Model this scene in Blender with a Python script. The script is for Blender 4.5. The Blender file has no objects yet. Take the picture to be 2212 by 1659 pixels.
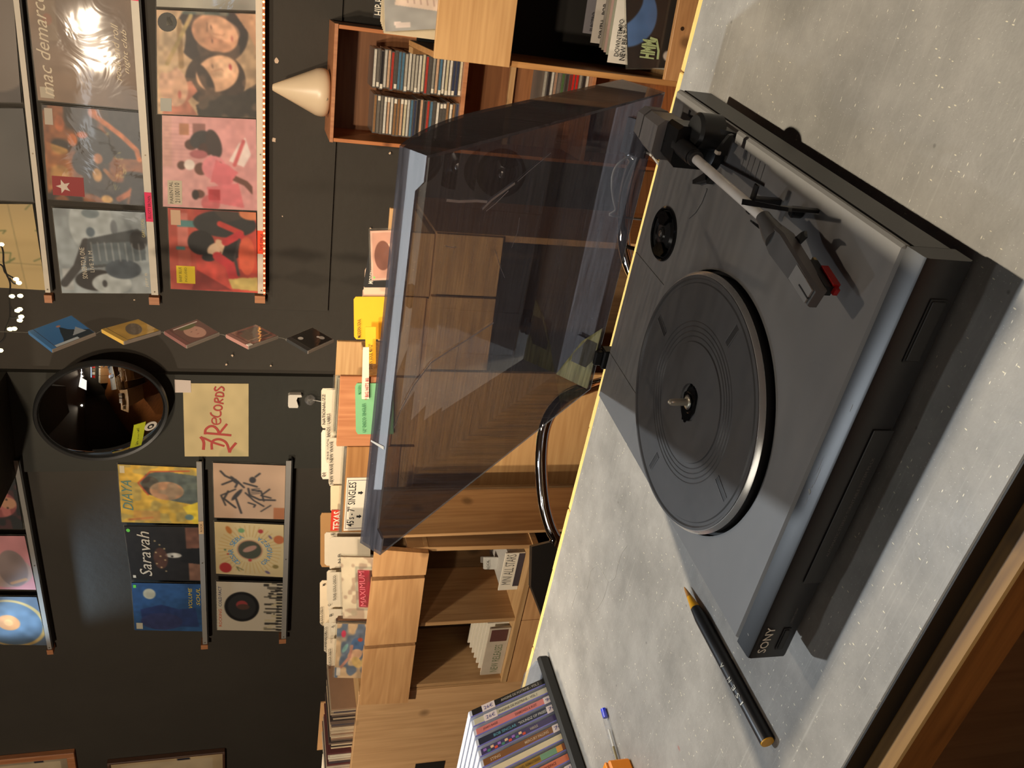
import bpy, math, random
import numpy as np
from mathutils import Matrix, Vector
C = bpy.context.scene.collection
PI = math.pi
# ---------------------------------------------------------------- camera
FPX, PITCH, ROLL, CAMZ = 1883.7, 0.2878, -0.0142, 0.4494
fwd = np.array([0, math.cos(PITCH), -math.sin(PITCH)])
dn = np.array([0, -math.sin(PITCH), -math.cos(PITCH)])
R0 = np.array([1., 0, 0])
rgt = R0*math.cos(ROLL)+dn*math.sin(ROLL)
dwn = -R0*math.sin(ROLL)+dn*math.cos(ROLL)
CAM = np.array([0, 0, CAMZ])
cd = bpy.data.cameras.new('camera'); cam = bpy.data.objects.new('camera', cd); C.objects.link(cam)
mw = Matrix.Identity(4)
for i in range(3):
    mw[i][0] = dwn[i]; mw[i][1] = rgt[i]; mw[i][2] = -fwd[i]; mw[i][3] = CAM[i]
cam.matrix_world = mw
cd.sensor_width = 36; cd.lens = 36*FPX/2212; cd.clip_start = .02
bpy.context.scene.camera = cam
sc = bpy.context.scene
sc.view_settings.view_transform = 'Standard'
try: sc.view_settings.look = 'None'
except Exception: pass
sc.view_settings.gamma = 1; sc.view_settings.use_curve_mapping = False
sc.view_settings.exposure = 0.0
w = bpy.data.worlds.new('world'); sc.world = w; w.use_nodes = True
w.node_tree.nodes['Background'].inputs[0].default_value = (.9, .72, .5, 1)
w.node_tree.nodes['Background'].inputs[1].default_value = .02

# ---------------------------------------------------------------- frames
def ray(ix, iy):
    u, v = 1659-iy, ix
    return rgt*(u-829.5)/FPX + dwn*(v-1106)/FPX + fwd
class Fr:
    def __init__(s, O, ex):
        s.O = np.array(O, float); s.ex = np.array(ex, float); s.ez = np.array([0, 0, 1.]); s.ey = np.cross(s.ez, s.ex)
        s.R = np.array([s.ex, s.ey, s.ez])
    def w(s, p): return s.O + np.asarray(p, float) @ s.R
    def l(s, P): return s.R @ (np.asarray(P)-s.O)
    def hit(s, ix, iy, ax, k):          # the local point where the line of sight meets local axis ax = k
        c = s.l(CAM); d = s.R @ ray(ix, iy); return c + d*(k-c[ax])/d[ax]
    def px(s, ix, iy, y=0.): p = s.hit(ix, iy, 1, y); return p[0], p[2]
    def mat(s, loc=(0, 0, 0)):
        m = Matrix.Identity(4); o = s.w(loc)
        for i in range(3):
            m[i][0] = s.ex[i]; m[i][1] = s.ey[i]; m[i][2] = s.ez[i]; m[i][3] = o[i]
        return m
TH = -0.566
FT = Fr((-.2136, .6511, 0), (math.cos(TH), math.sin(TH), 0))
EX1 = np.array([.91203664, -.41010873, 0]); N1 = np.array([.41010873, .91203664, 0])
EX2 = np.array([.8452304, -.53440207, 0]); N2 = np.array([.53440207, .8452304, 0])
F1 = Fr(N1*3.2509, EX1); F2 = Fr(N2*2.957, EX2)
FW = Fr((0, 0, 0), (1, 0, 0))

# ---------------------------------------------------------------- lights
def lamp(name, loc, power, col, r=.03, kind='POINT', target=None, angle=100, blend=.5, size=.3, sy=None):
    ld = bpy.data.lights.new(name, kind); ld.energy = power; ld.color = col
    if kind in ('POINT', 'SPOT'): ld.shadow_soft_size = r
    if kind == 'SPOT': ld.spot_size = math.radians(angle); ld.spot_blend = blend
    if kind == 'AREA':
        ld.size = size
        if sy: ld.shape = 'RECTANGLE'; ld.size_y = sy
    o = bpy.data.objects.new(name, ld); C.objects.link(o); o.location = loc
    if target is not None:
        o.rotation_euler = (Vector(target)-Vector(loc)).to_track_quat('-Z', 'Y').to_euler()
    return o
WARM = (1, .80, .58); WARM2 = (1, .84, .64); COOL = (.84, .92, 1)
LA = FT.w((-.42, .50, 1.2)); LB = FT.w((.36, .57, 1.25))
lamp('cool_spot', LA, 36, COOL, .025, 'SPOT', FT.w((-.1, .15, 0)), 78, .6)
lamp('warm_spot', LB, 68, (1, .87, .68), .02, 'SPOT', FT.w((.3, .12, 0)), 100, .6)
lamp('cool_tube', FT.w((-.38, -.07, 1.45)), 1.9, (.88, .95, 1), kind='AREA', size=.9, sy=.13)
bpy.data.objects['cool_tube'].rotation_euler = (0, 0, TH)
lamp('rim_fill_panel', FT.w((-.65, -1.25, 1.5)), 3.6, (1, .93, .82), kind='AREA', target=FT.w((.13, .05, .06)), size=1.0, sy=.6)  # added area light, gives the platter rim something bright to reflect
lamp('wall_spot_warm', (-.98, -.46, 1.6), 260, WARM, .05, 'SPOT', (.9, 3.1, .6), 52, .5)
lamp('wall_spot_warm', (-.64, -.30, 1.6), 130, WARM, .03, 'SPOT', (1.0, 3.1, .6), 48, .5)
lamp('wall_spot_left', (-2.6, 1.2, 1.6), 170, WARM2, .05, 'SPOT', (-1.5, 4.1, .6), 75, .7)
lamp('shelf_spot', (.35, 1.1, 1.6), 85, WARM2, .04, 'SPOT', (.9, 2.4, -.1), 75, .7)
lamp('shelf_spot', (-.9, 1.0, 1.6), 135, WARM2, .04, 'SPOT', (-.6, 2.2, -.1), 75, .7)
lamp('back_room_fill', (.2, -1.2, 1.6), 420, WARM2, .08, 'SPOT', (0, -2.6, -.2), 130, .6)  # added unseen light, brightens the counters the convex mirror reflects
_p = F2.hit(-40, 1500, 1, -.24); _q = F2.hit(240, 1230, 1, 0)
lamp('wall_spot_cool', F2.w((_p[0], -.22, _p[2]+.2)), 50, (.55, .78, 1), .03, 'SPOT', F2.w(_q), 46, 1.)

# ---------------------------------------------------------------- materials
def lin(c):
    return tuple(((x/255)/12.92 if x/255 <= .04045 else ((x/255+.055)/1.055)**2.4) for x in c[:3])
MC = {}
def new_mat(name):
    m = bpy.data.materials.new(name); m.use_nodes = True
    return m, m.node_tree, m.node_tree.nodes['Principled BSDF']
def P(name, col, rough=.5, metal=0, spec=.5, noise=.12, nscale=40, bump=0., coat=0, emit=None, es=1, trans=0, ior=1.45, alpha=1):
    if name in MC: return MC[name]
    m, nt, b = new_mat(name); N = nt.nodes; L = nt.links
    c = lin(col)
    b.inputs['Roughness'].default_value = rough; b.inputs['Metallic'].default_value = metal
    b.inputs['Specular IOR Level'].default_value = spec
    tc = N.new('ShaderNodeTexCoord'); no = N.new('ShaderNodeTexNoise'); no.inputs['Scale'].default_value = nscale; no.inputs['Detail'].default_value = 5
    L.new(tc.outputs['Object'], no.inputs['Vector'])
    mx = N.new('ShaderNodeMix'); mx.data_type = 'RGBA'
    mx.inputs[6].default_value = (*[x*(1-noise) for x in c], 1); mx.inputs[7].default_value = (*[min(1, x*(1+noise)) for x in c], 1)
    L.new(no.outputs['Fac'], mx.inputs[0]); L.new(mx.outputs[2], b.inputs['Base Color'])
    if bump:
        bp = N.new('ShaderNodeBump'); bp.inputs['Strength'].default_value = bump; bp.inputs['Distance'].default_value = .001
        L.new(no.outputs['Fac'], bp.inputs['Height']); L.new(bp.outputs[0], b.inputs['Normal'])
    if coat: b.inputs['Coat Weight'].default_value = coat; b.inputs['Coat Roughness'].default_value = .05
    if emit: b.inputs['Emission Color'].default_value = (*lin(emit), 1); b.inputs['Emission Strength'].default_value = es
    if trans: b.inputs['Transmission Weight'].default_value = trans; b.inputs['IOR'].default_value = ior
    MC[name] = m; return m
def wood(name, c1, c2, axis=0, sc=1., rough=.5, knots=True):
    if name in MC: return MC[name]
    m, nt, b = new_mat(name); N = nt.nodes; L = nt.links
    tc = N.new('ShaderNodeTexCoord'); mp = N.new('ShaderNodeMapping')
    s = [9*sc]*3; s[axis] = 1.1*sc; mp.inputs['Scale'].default_value = s
    L.new(tc.outputs['Object'], mp.inputs[0])
    n1 = N.new('ShaderNodeTexNoise'); n1.inputs['Scale'].default_value = 2.2; n1.inputs['Detail'].default_value = 2; n1.inputs['Distortion'].default_value = .6
    L.new(mp.outputs[0], n1.inputs['Vector'])
    wv = N.new('ShaderNodeMath'); wv.operation = 'MULTIPLY'; wv.inputs[1].default_value = 34
    L.new(n1.outputs['Fac'], wv.inputs[0])
    sn = N.new('ShaderNodeMath'); sn.operation = 'SINE'; L.new(wv.outputs[0], sn.inputs[0])
    mp2 = N.new('ShaderNodeMapping'); s2 = [130*sc]*3; s2[axis] = 5*sc; mp2.inputs['Scale'].default_value = s2; L.new(tc.outputs['Object'], mp2.inputs[0])
    n2 = N.new('ShaderNodeTexNoise'); n2.inputs['Scale'].default_value = 1; n2.inputs['Detail'].default_value = 3; L.new(mp2.outputs[0], n2.inputs['Vector'])
    ad = N.new('ShaderNodeMath'); ad.operation = 'MULTIPLY_ADD'; ad.inputs[1].default_value = .10; L.new(sn.outputs[0], ad.inputs[0]); L.new(n2.outputs['Fac'], ad.inputs[2])
    cr = N.new('ShaderNodeValToRGB'); cr.color_ramp.elements[0].position = .12; cr.color_ramp.elements[1].position = .82
    cr.color_ramp.elements[0].color = (*lin(c2), 1); cr.color_ramp.elements[1].color = (*lin(c1), 1)
    L.new(ad.outputs[0], cr.inputs[0]); out = cr.outputs[0]
    if knots:
        vo = N.new('ShaderNodeTexVoronoi'); vo.inputs['Scale'].default_value = 7*sc; L.new(tc.outputs['Object'], vo.inputs['Vector'])
        k = N.new('ShaderNodeMapRange'); k.inputs[1].default_value = .05; k.inputs[2].default_value = .13; k.inputs[3].default_value = .75; k.inputs[4].default_value = 0
        L.new(vo.outputs['Distance'], k.inputs[0])
        mx = N.new('ShaderNodeMix'); mx.data_type = 'RGBA'; L.new(k.outputs[0], mx.inputs[0]); L.new(out, mx.inputs[6])
        mx.inputs[7].default_value = (*[x*.35 for x in lin(c2)], 1); out = mx.outputs[2]
    L.new(out, b.inputs['Base Color']); b.inputs['Roughness'].default_value = rough
    MC[name] = m; return m
def paint_mat(name='print', rough=.55, coat=1., bump=.25, bscale=14):
    if name in MC: return MC[name]
    m, nt, b = new_mat(name); N = nt.nodes; L = nt.links
    a = N.new('ShaderNodeAttribute'); a.attribute_name = 'Col'; L.new(a.outputs['Color'], b.inputs['Base Color'])
    b.inputs['Roughness'].default_value = rough
    if coat:
        tc = N.new('ShaderNodeTexCoord'); no = N.new('ShaderNodeTexNoise'); no.inputs['Scale'].default_value = bscale; no.inputs['Detail'].default_value = 3; no.inputs['Distortion'].default_value = 1.2
        L.new(tc.outputs['Object'], no.inputs['Vector'])
        bp = N.new('ShaderNodeBump'); bp.inputs['Strength'].default_value = bump; bp.inputs['Distance'].default_value = .004
        L.new(no.outputs['Fac'], bp.inputs['Height']); L.new(bp.outputs[0], b.inputs['Coat Normal'])
        b.inputs['Coat Weight'].default_value = coat; b.inputs['Coat Roughness'].default_value = .045
    MC[name] = m; return m
def clear_mat(name, tint, haze=.06, hcol=(150, 150, 155), rough=.02, ior=1.49):
    """thin tinted plastic: Fresnel gloss over tinted transparency with a little surface haze"""
    if name in MC: return MC[name]
    m = bpy.data.materials.new(name); m.use_nodes = True; nt = m.node_tree; N = nt.nodes; L = nt.links
    N.remove(N['Principled BSDF']); out = N['Material Output']
    tr = N.new('ShaderNodeBsdfTransparent'); tr.inputs[0].default_value = (*tint, 1)
    df = N.new('ShaderNodeBsdfDiffuse'); df.inputs[0].default_value = (*lin(hcol), 1)
    tc = N.new('ShaderNodeTexCoord'); mp = N.new('ShaderNodeMapping'); mp.inputs['Scale'].default_value = (3, 60, 3); mp.inputs['Rotation'].default_value = (.3, .5, .4)
    L.new(tc.outputs['Object'], mp.inputs[0])
    no = N.new('ShaderNodeTexNoise'); no.inputs['Scale'].default_value = 6; no.inputs['Detail'].default_value = 6; L.new(mp.outputs[0], no.inputs['Vector'])
    mr = N.new('ShaderNodeMapRange'); mr.inputs[1].default_value = .35; mr.inputs[2].default_value = .8; mr.inputs[3].default_value = haze*.5; mr.inputs[4].default_value = haze*1.8
    L.new(no.outputs['Fac'], mr.inputs[0])
    vo = N.new('ShaderNodeTexVoronoi'); vo.inputs['Scale'].default_value = 190; L.new(tc.outputs['Object'], vo.inputs['Vector'])
    vr = N.new('ShaderNodeMapRange'); vr.inputs[1].default_value = .05; vr.inputs[2].default_value = .11; vr.inputs[3].default_value = .35; vr.inputs[4].default_value = 0
    L.new(vo.outputs['Distance'], vr.inputs[0])
    sp = N.new('ShaderNodeSeparateColor'); L.new(vo.outputs['Color'], sp.inputs[0])
    th = N.new('ShaderNodeMath'); th.operation = 'GREATER_THAN'; th.inputs[1].default_value = .86; L.new(sp.outputs[0], th.inputs[0])
    mu = N.new('ShaderNodeMath'); mu.operation = 'MULTIPLY'; L.new(th.outputs[0], mu.inputs[0]); L.new(vr.outputs[0], mu.inputs[1])
    ad = N.new('ShaderNodeMath'); ad.operation = 'ADD'; L.new(mu.outputs[0], ad.inputs[0]); L.new(mr.outputs[0], ad.inputs[1])
    m1 = N.new('ShaderNodeMixShader'); L.new(ad.outputs[0], m1.inputs[0]); L.new(tr.outputs[0], m1.inputs[1]); L.new(df.outputs[0], m1.inputs[2])
    gl = N.new('ShaderNodeBsdfGlossy'); gl.inputs['Roughness'].default_value = rough
    fr = N.new('ShaderNodeFresnel'); fr.inputs[0].default_value = ior
    ge = N.new('ShaderNodeNewGeometry'); iv = N.new('ShaderNodeMath'); iv.operation = 'SUBTRACT'; iv.inputs[0].default_value = 1; L.new(ge.outputs['Backfacing'], iv.inputs[1])
    fm = N.new('ShaderNodeMath'); fm.operation = 'MULTIPLY'; L.new(fr.outputs[0], fm.inputs[0]); L.new(iv.outputs[0], fm.inputs[1])      # the inner interface of a thin sheet adds no total reflection
    m2 = N.new('ShaderNodeMixShader'); L.new(fm.outputs[0], m2.inputs[0]); L.new(m1.outputs[0], m2.inputs[1]); L.new(gl.outputs[0], m2.inputs[2])
    L.new(m2.outputs[0], out.inputs[0]); MC[name] = m; return m
def laminate():
    m, nt, b = new_mat('grey_laminate'); N = nt.nodes; L = nt.links
    tc = N.new('ShaderNodeTexCoord')
    n1 = N.new('ShaderNodeTexNoise'); n1.inputs['Scale'].default_value = 9; n1.inputs['Detail'].default_value = 8; n1.inputs['Roughness'].default_value = .7; L.new(tc.outputs['Object'], n1.inputs['Vector'])
    cr = N.new('ShaderNodeValToRGB'); cr.color_ramp.elements[0].color = (*lin((128, 125, 119)), 1); cr.color_ramp.elements[1].color = (*lin((158, 154, 147)), 1)
    cr.color_ramp.elements[0].position = .35; cr.color_ramp.elements[1].position = .65; L.new(n1.outputs['Fac'], cr.inputs[0])
    col = cr.outputs[0]
    def flecks(scale, thr, lo, hi, c, stretch, rot, col, fac=.8):
        mp = N.new('ShaderNodeMapping'); mp.inputs['Scale'].default_value = stretch; mp.inputs['Rotation'].default_value = (0, 0, rot); L.new(tc.outputs['Object'], mp.inputs[0])
        vo = N.new('ShaderNodeTexVoronoi'); vo.inputs['Scale'].default_value = scale; L.new(mp.outputs[0], vo.inputs['Vector'])
        mr = N.new('ShaderNodeMapRange'); mr.inputs[1].default_value = lo; mr.inputs[2].default_value = hi; mr.inputs[3].default_value = fac; mr.inputs[4].default_value = 0; L.new(vo.outputs['Distance'], mr.inputs[0])
        s = N.new('ShaderNodeSeparateColor'); L.new(vo.outputs['Color'], s.inputs[0])
        g = N.new('ShaderNodeMath'); g.operation = 'GREATER_THAN'; g.inputs[1].default_value = thr; L.new(s.outputs[0], g.inputs[0])
        mu = N.new('ShaderNodeMath'); mu.operation = 'MULTIPLY'; L.new(g.outputs[0], mu.inputs[0]); L.new(mr.outputs[0], mu.inputs[1])
        mx = N.new('ShaderNodeMix'); mx.data_type = 'RGBA'; L.new(mu.outputs[0], mx.inputs[0]); L.new(col, mx.inputs[6]); mx.inputs[7].default_value = (*lin(c), 1)
        return mx.outputs[2]
    col = flecks(330, .86, .10, .18, (235, 225, 195), (1, .35, 1), .5, col)
    col = flecks(390, .88, .10, .18, (240, 232, 210), (.3, 1, 1), 1.1, col)
    col = flecks(620, .8, .12, .2, (215, 210, 200), (1, .6, 1), .2, col, .5)
    col = flecks(60, .93, .05, .12, (85, 82, 78), (1, 1, 1), .2, col, .6)
    col = flecks(26, .95, .03, .07, (160, 60, 50), (1, .6, 1), .7, col, .5)
    for rot, st in ((.25, (1.5, 70, 1)), (.95, (1.2, 90, 1)), (2.1, (2, 110, 1))):      # fine scratches
        mp = N.new('ShaderNodeMapping'); mp.inputs['Scale'].default_value = st; mp.inputs['Rotation'].default_value = (0, 0, rot); L.new(tc.outputs['Object'], mp.inputs[0])
        n = N.new('ShaderNodeTexNoise'); n.inputs['Scale'].default_value = 4; n.inputs['Detail'].default_value = 4; L.new(mp.outputs[0], n.inputs['Vector'])
        mr = N.new('ShaderNodeMapRange'); mr.inputs[1].default_value = .62; mr.inputs[2].default_value = .75; mr.inputs[4].default_value = .16; L.new(n.outputs['Fac'], mr.inputs[0])
        mx = N.new('ShaderNodeMix'); mx.data_type = 'RGBA'; L.new(mr.outputs[0], mx.inputs[0]); L.new(col, mx.inputs[6]); mx.inputs[7].default_value = (*lin((200, 197, 188)), 1); col = mx.outputs[2]
    L.new(col, b.inputs['Base Color'])
    n2 = N.new('ShaderNodeTexNoise'); n2.inputs['Scale'].default_value = 14; n2.inputs['Detail'].default_value = 6; L.new(tc.outputs['Object'], n2.inputs['Vector'])
    mr = N.new('ShaderNodeMapRange'); mr.inputs[3].default_value = .36; mr.inputs[4].default_value = .58; L.new(n2.outputs['Fac'], mr.inputs[0]); L.new(mr.outputs[0], b.inputs['Roughness'])
    n3 = N.new('ShaderNodeTexNoise'); n3.inputs['Scale'].default_value = 260; n3.inputs['Detail'].default_value = 3; L.new(tc.outputs['Object'], n3.inputs['Vector'])
    bp = N.new('ShaderNodeBump'); bp.inputs['Strength'].default_value = .25; bp.inputs['Distance'].default_value = .0006; L.new(n3.outputs['Fac'], bp.inputs['Height']); L.new(bp.outputs[0], b.inputs['Normal'])
    return m
def wallmat(name, c1, c2):
    m, nt, b = new_mat(name); N = nt.nodes; L = nt.links; tc = N.new('ShaderNodeTexCoord')
    n = N.new('ShaderNodeTexNoise'); n.inputs['Scale'].default_value = 1.6; n.inputs['Detail'].default_value = 9; n.inputs['Roughness'].default_value = .65; L.new(tc.outputs['Object'], n.inputs['Vector'])
    cr = N.new('ShaderNodeValToRGB'); cr.color_ramp.elements[0].position = .3; cr.color_ramp.elements[1].position = .7
    cr.color_ramp.elements[0].color = (*lin(c1), 1); cr.color_ramp.elements[1].color = (*lin(c2), 1); L.new(n.outputs['Fac'], cr.inputs[0]); L.new(cr.outputs[0], b.inputs['Base Color'])
    n3 = N.new('ShaderNodeTexNoise'); n3.inputs['Scale'].default_value = 30; n3.inputs['Detail'].default_value = 6; L.new(tc.outputs['Object'], n3.inputs['Vector'])
    bp = N.new('ShaderNodeBump'); bp.inputs['Strength'].default_value = .3; bp.inputs['Distance'].default_value = .004; L.new(n3.outputs['Fac'], bp.inputs['Height']); L.new(bp.outputs[0], b.inputs['Normal'])
    b.inputs['Roughness'].default_value = .75; return m
M_wall = wallmat('black_wall_paint', (52, 47, 40), (60, 55, 47)); M_pillar = wallmat('pillar_paint', (40, 40, 34), (48, 47, 40))
PRINT = paint_mat('sleeve_print', .5, 1., .22, 7); PRINTM = paint_mat('card_print', .6, 0)
BLK = P('black_plastic', (40, 41, 42), .38, noise=.06, nscale=300, bump=.05)
DECK = P('deck_plastic', (126, 124, 121), .44, noise=.10, nscale=18, bump=.0)
BLKG = P('gloss_black', (20, 20, 20), .12, noise=.05)
BLKM = P('matt_black', (22, 21, 20), .6)
WHT = P('white_plastic', (228, 222, 210), .4, noise=.03)
STEEL = P('brushed_steel', (215, 212, 205), .22, metal=1, noise=.04, nscale=200)
CHROME = P('chrome', (225, 225, 228), .05, metal=1, noise=.02)
CARD = P('card_white', (226, 218, 200), .7, noise=.04); INK = P('ink_black', (25, 24, 26), .7); INKB = P('ink_blue', (50, 50, 130), .7)
REDI = P('ink_red', (185, 60, 50), .6)
PINE = wood('pine', (198, 162, 114), (166, 126, 82), 0, 1.); PINEZ = wood('pine_upright', (192, 154, 108), (160, 120, 78), 2, 1.)
OAK = wood('oak_veneer', (206, 166, 114), (178, 136, 88), 0, .8, .42, False)
REDW = wood('reddish_pine', (198, 138, 96), (166, 106, 70), 2, .9, .4)
DKW = wood('brown_board', (112, 88, 58), (84, 62, 38), 2, .8, .6)
SLEEVE = clear_mat('clear_sleeve', (.9, .9, .88), .05, (220, 215, 205), .06)

# ---------------------------------------------------------------- mesh building
class MB:
    def __init__(s): s.v = []; s.f = []; s.mi = []
    def add(s, vs, fs, mi=0):
        n = len(s.v); s.v += [tuple(map(float, p)) for p in vs]; s.f += [tuple(i+n for i in f) for f in fs]; s.mi += [mi]*len(fs); return s
    def box(s, x0, x1, y0, y1, z0, z1, c=0., mi=0):
        x0, x1 = sorted((x0, x1)); y0, y1 = sorted((y0, y1)); z0, z1 = sorted((z0, z1))
        if not c:
            v = [(x, y, z) for z in (z0, z1) for y in (y0, y1) for x in (x0, x1)]
            return s.add(v, [(0, 2, 3, 1), (4, 5, 7, 6), (0, 1, 5, 4), (2, 6, 7, 3), (0, 4, 6, 2), (1, 3, 7, 5)], mi)
        c = min(c, (x1-x0)*.45, (y1-y0)*.45, (z1-z0)*.45)
        v = []; id = {}
        for i in (0, 1):
            for j in (0, 1):
                for k in (0, 1):
                    X = (x0, x1)[i]; Y = (y0, y1)[j]; Z = (z0, z1)[k]; dx = c if i == 0 else -c; dy = c if j == 0 else -c; dz = c if k == 0 else -c
                    for a, p in enumerate(((X, Y+dy, Z+dz), (X+dx, Y, Z+dz), (X+dx, Y+dy, Z))): id[i, j, k, a] = len(v); v.append(p)
        f = []
        def q(*k): f.append(tuple(id[t] for t in k))
        for i in (0, 1):
            o = [(i, 0, 0, 0), (i, 0, 1, 0), (i, 1, 1, 0), (i, 1, 0, 0)]; q(*(o if i == 0 else o[::-1]))
            o = [(0, i, 0, 1), (1, i, 0, 1), (1, i, 1, 1), (0, i, 1, 1)]; q(*(o if i == 0 else o[::-1]))
            o = [(0, 0, i, 2), (0, 1, i, 2), (1, 1, i, 2), (1, 0, i, 2)]; q(*(o if i == 0 else o[::-1]))
        for a in (0, 1):
            for b_ in (0, 1):
                f.append((id[a, b_, 0, 0], id[a, b_, 0, 1], id[a, b_, 1, 1], id[a, b_, 1, 0]))
                f.append((id[a, 0, b_, 0], id[a, 0, b_, 2], id[a, 1, b_, 2], id[a, 1, b_, 0]))
                f.append((id[0, a, b_, 1], id[0, a, b_, 2], id[1, a, b_, 2], id[1, a, b_, 1]))
        for i in (0, 1):
            for j in (0, 1):
                for k in (0, 1): q((i, j, k, 0), (i, j, k, 1), (i, j, k, 2))
        return s.add(v, f, mi)
    def prism(s, poly, a, b, ax='y', mi=0):
        """extrude a polygon: ax='y' -> poly is (x,z), 'z' -> (x,y), 'x' -> (y,z)"""
        n = len(poly)
        def pt(p, t): return {'y': (p[0], t, p[1]), 'z': (p[0], p[1], t), 'x': (t, p[0], p[1])}[ax]
        v = [pt(p, a) for p in poly]+[pt(p, b) for p in poly]
        return s.add(v, [tuple(range(n)), tuple(range(2*n-1, n-1, -1))]+[(i, i+n, (i+1) % n+n, (i+1) % n) for i in range(n)], mi)
    def lathe(s, prof, c=(0, 0, 0), n=48, ax='z', mi=0, cap=True):
        k = len(prof); v = []
        for i in range(n):
            t = 2*PI*i/n
            for r, h in prof:
                x, y = r*math.cos(t), r*math.sin(t)
                p = {'z': (x, y, h), 'y': (x, h, y), 'x': (h, x, y)}[ax]; v.append((p[0]+c[0], p[1]+c[1], p[2]+c[2]))
        f = [(i*k+j, ((i+1) % n)*k+j, ((i+1) % n)*k+j+1, i*k+j+1) for i in range(n) for j in range(k-1)]
        if cap:
            if prof[0][0] > 1e-6: f.append(tuple(i*k for i in range(n)))
            if prof[-1][0] > 1e-6: f.append(tuple(i*k+k-1 for i in range(n)))
        return s.add(v, f, mi)
    def tube(s, pts, r, n=10, mi=0, flat=1.):
        pts = [Vector(p) for p in pts]; v = []; up = None
        rr = r if hasattr(r, '__len__') else [r]*len(pts)
        for i, p in enumerate(pts):
            t = (pts[min(i+1, len(pts)-1)]-pts[max(i-1, 0)]).normalized()
            if up is None: up = Vector((0, 0, 1)) if abs(t.z) < .9 else Vector((1, 0, 0))
            a = t.cross(up).normalized(); b = a.cross(t).normalized(); up = b
            for k in range(n):
                q = p+a*math.cos(2*PI*k/n)*rr[i]+b*math.sin(2*PI*k/n)*rr[i]*flat; v.append(tuple(q))
        f = [(i*n+k, i*n+(k+1) % n, (i+1)*n+(k+1) % n, (i+1)*n+k) for i in range(len(pts)-1) for k in range(n)]
        f += [tuple(range(n)), tuple(range(len(v)-n, len(v)))]
        return s.add(v, f, mi)
    def xf(s, fn): s.v = [tuple(map(float, fn(p))) for p in s.v]; return s
def smooth_path(pts, k=6):
    out = []; P_ = [np.array(p, float) for p in pts]; P_ = [2*P_[0]-P_[1]]+P_+[2*P_[-1]-P_[-2]]
    for i in range(1, len(P_)-2):
        for j in range(k):
            t = j/k; a, b, c, d = P_[i-1:i+3]
            out.append(.5*((2*b)+(-a+c)*t+(2*a-5*b+4*c-d)*t*t+(-a+3*b-3*c+d)*t**3))
    out.append(P_[-2]); return out
def tag(o, label=None, cat=None, group=None, kind=None):
    if label: o['label'] = label
    if cat: o['category'] = cat
    if group: o['group'] = group
    if kind: o['kind'] = kind
    return o
LOC = {}
def thing(name, label, cat, fr, loc=(0, 0, 0), group=None, kind=None):
    o = bpy.data.objects.new(name, None); C.objects.link(o); o.empty_display_size = .05; o.matrix_world = fr.mat(loc)
    LOC[o.name] = np.array(loc, float); return tag(o, label, cat, group, kind)
def mkmesh(name, mb, mats, off, sm):
    me = bpy.data.meshes.new(name); me.from_pydata([(x-off[0], y-off[1], z-off[2]) for x, y, z in mb.v], [], mb.f)
    for m in (mats if isinstance(mats, (list, tuple)) else [mats]): me.materials.append(m)
    if any(mb.mi): me.polygons.foreach_set('material_index', mb.mi)
    import bmesh
    bm = bmesh.new(); bm.from_mesh(me); bmesh.ops.recalc_face_normals(bm, faces=bm.faces); bm.to_mesh(me); bm.free()
    if sm:
        me.polygons.foreach_set('use_smooth', [True]*len(me.polygons))
        try: me.set_sharp_from_angle(angle=math.radians(sm))
        except Exception: pass
    me.update(); return me
def obj(name, mb, mat, parent=None, fr=None, loc=None, sm=0, label=None, cat=None, group=None, kind=None, root=None):
    """mesh coordinates are frame coordinates; a child is stored relative to its thing's base"""
    if parent is not None:
        off = LOC[parent.name]; me = mkmesh(name, mb, mat, off, sm); o = bpy.data.objects.new(name, me); C.objects.link(o); o.parent = parent; LOC[o.name] = off
    else:
        if loc is None:
            a = np.array(mb.v); loc = (a.min(0)+a.max(0))/2; loc[2] = a[:, 2].min()
        me = mkmesh(name, mb, mat, loc, sm); o = bpy.data.objects.new(name, me); C.objects.link(o); o.matrix_world = fr.mat(loc); LOC[o.name] = np.array(loc, float)
    return tag(o, label, cat, group, kind)
def B(*a, **k): return MB().box(*a, **k)
def ribbon(mb, pts, wd, y, fn=None):
    """a flat brush stroke in the xz plane at depth y"""
    pts = [np.array(p, float) for p in pts]; L_ = []; R_ = []
    for i, p in enumerate(pts):
        t = pts[min(i+1, len(pts)-1)]-pts[max(i-1, 0)]; t /= (np.linalg.norm(t)+1e-9); n = np.array([-t[1], t[0]])*wd/2
        L_.append(p+n); R_.append(p-n)
    v = [(q[0], y, q[1]) for q in L_]+[(q[0], y, q[1]) for q in R_]; n = len(pts)
    v += [(q[0], y+.0004, q[1]) for q in L_]+[(q[0], y+.0004, q[1]) for q in R_]
    mb.add(v, [(i, i+1, n+i+1, n+i) for i in range(n-1)]+[(2*n+i, 3*n+i, 3*n+i+1, 2*n+i+1) for i in range(n-1)])
TXT = {}
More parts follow.
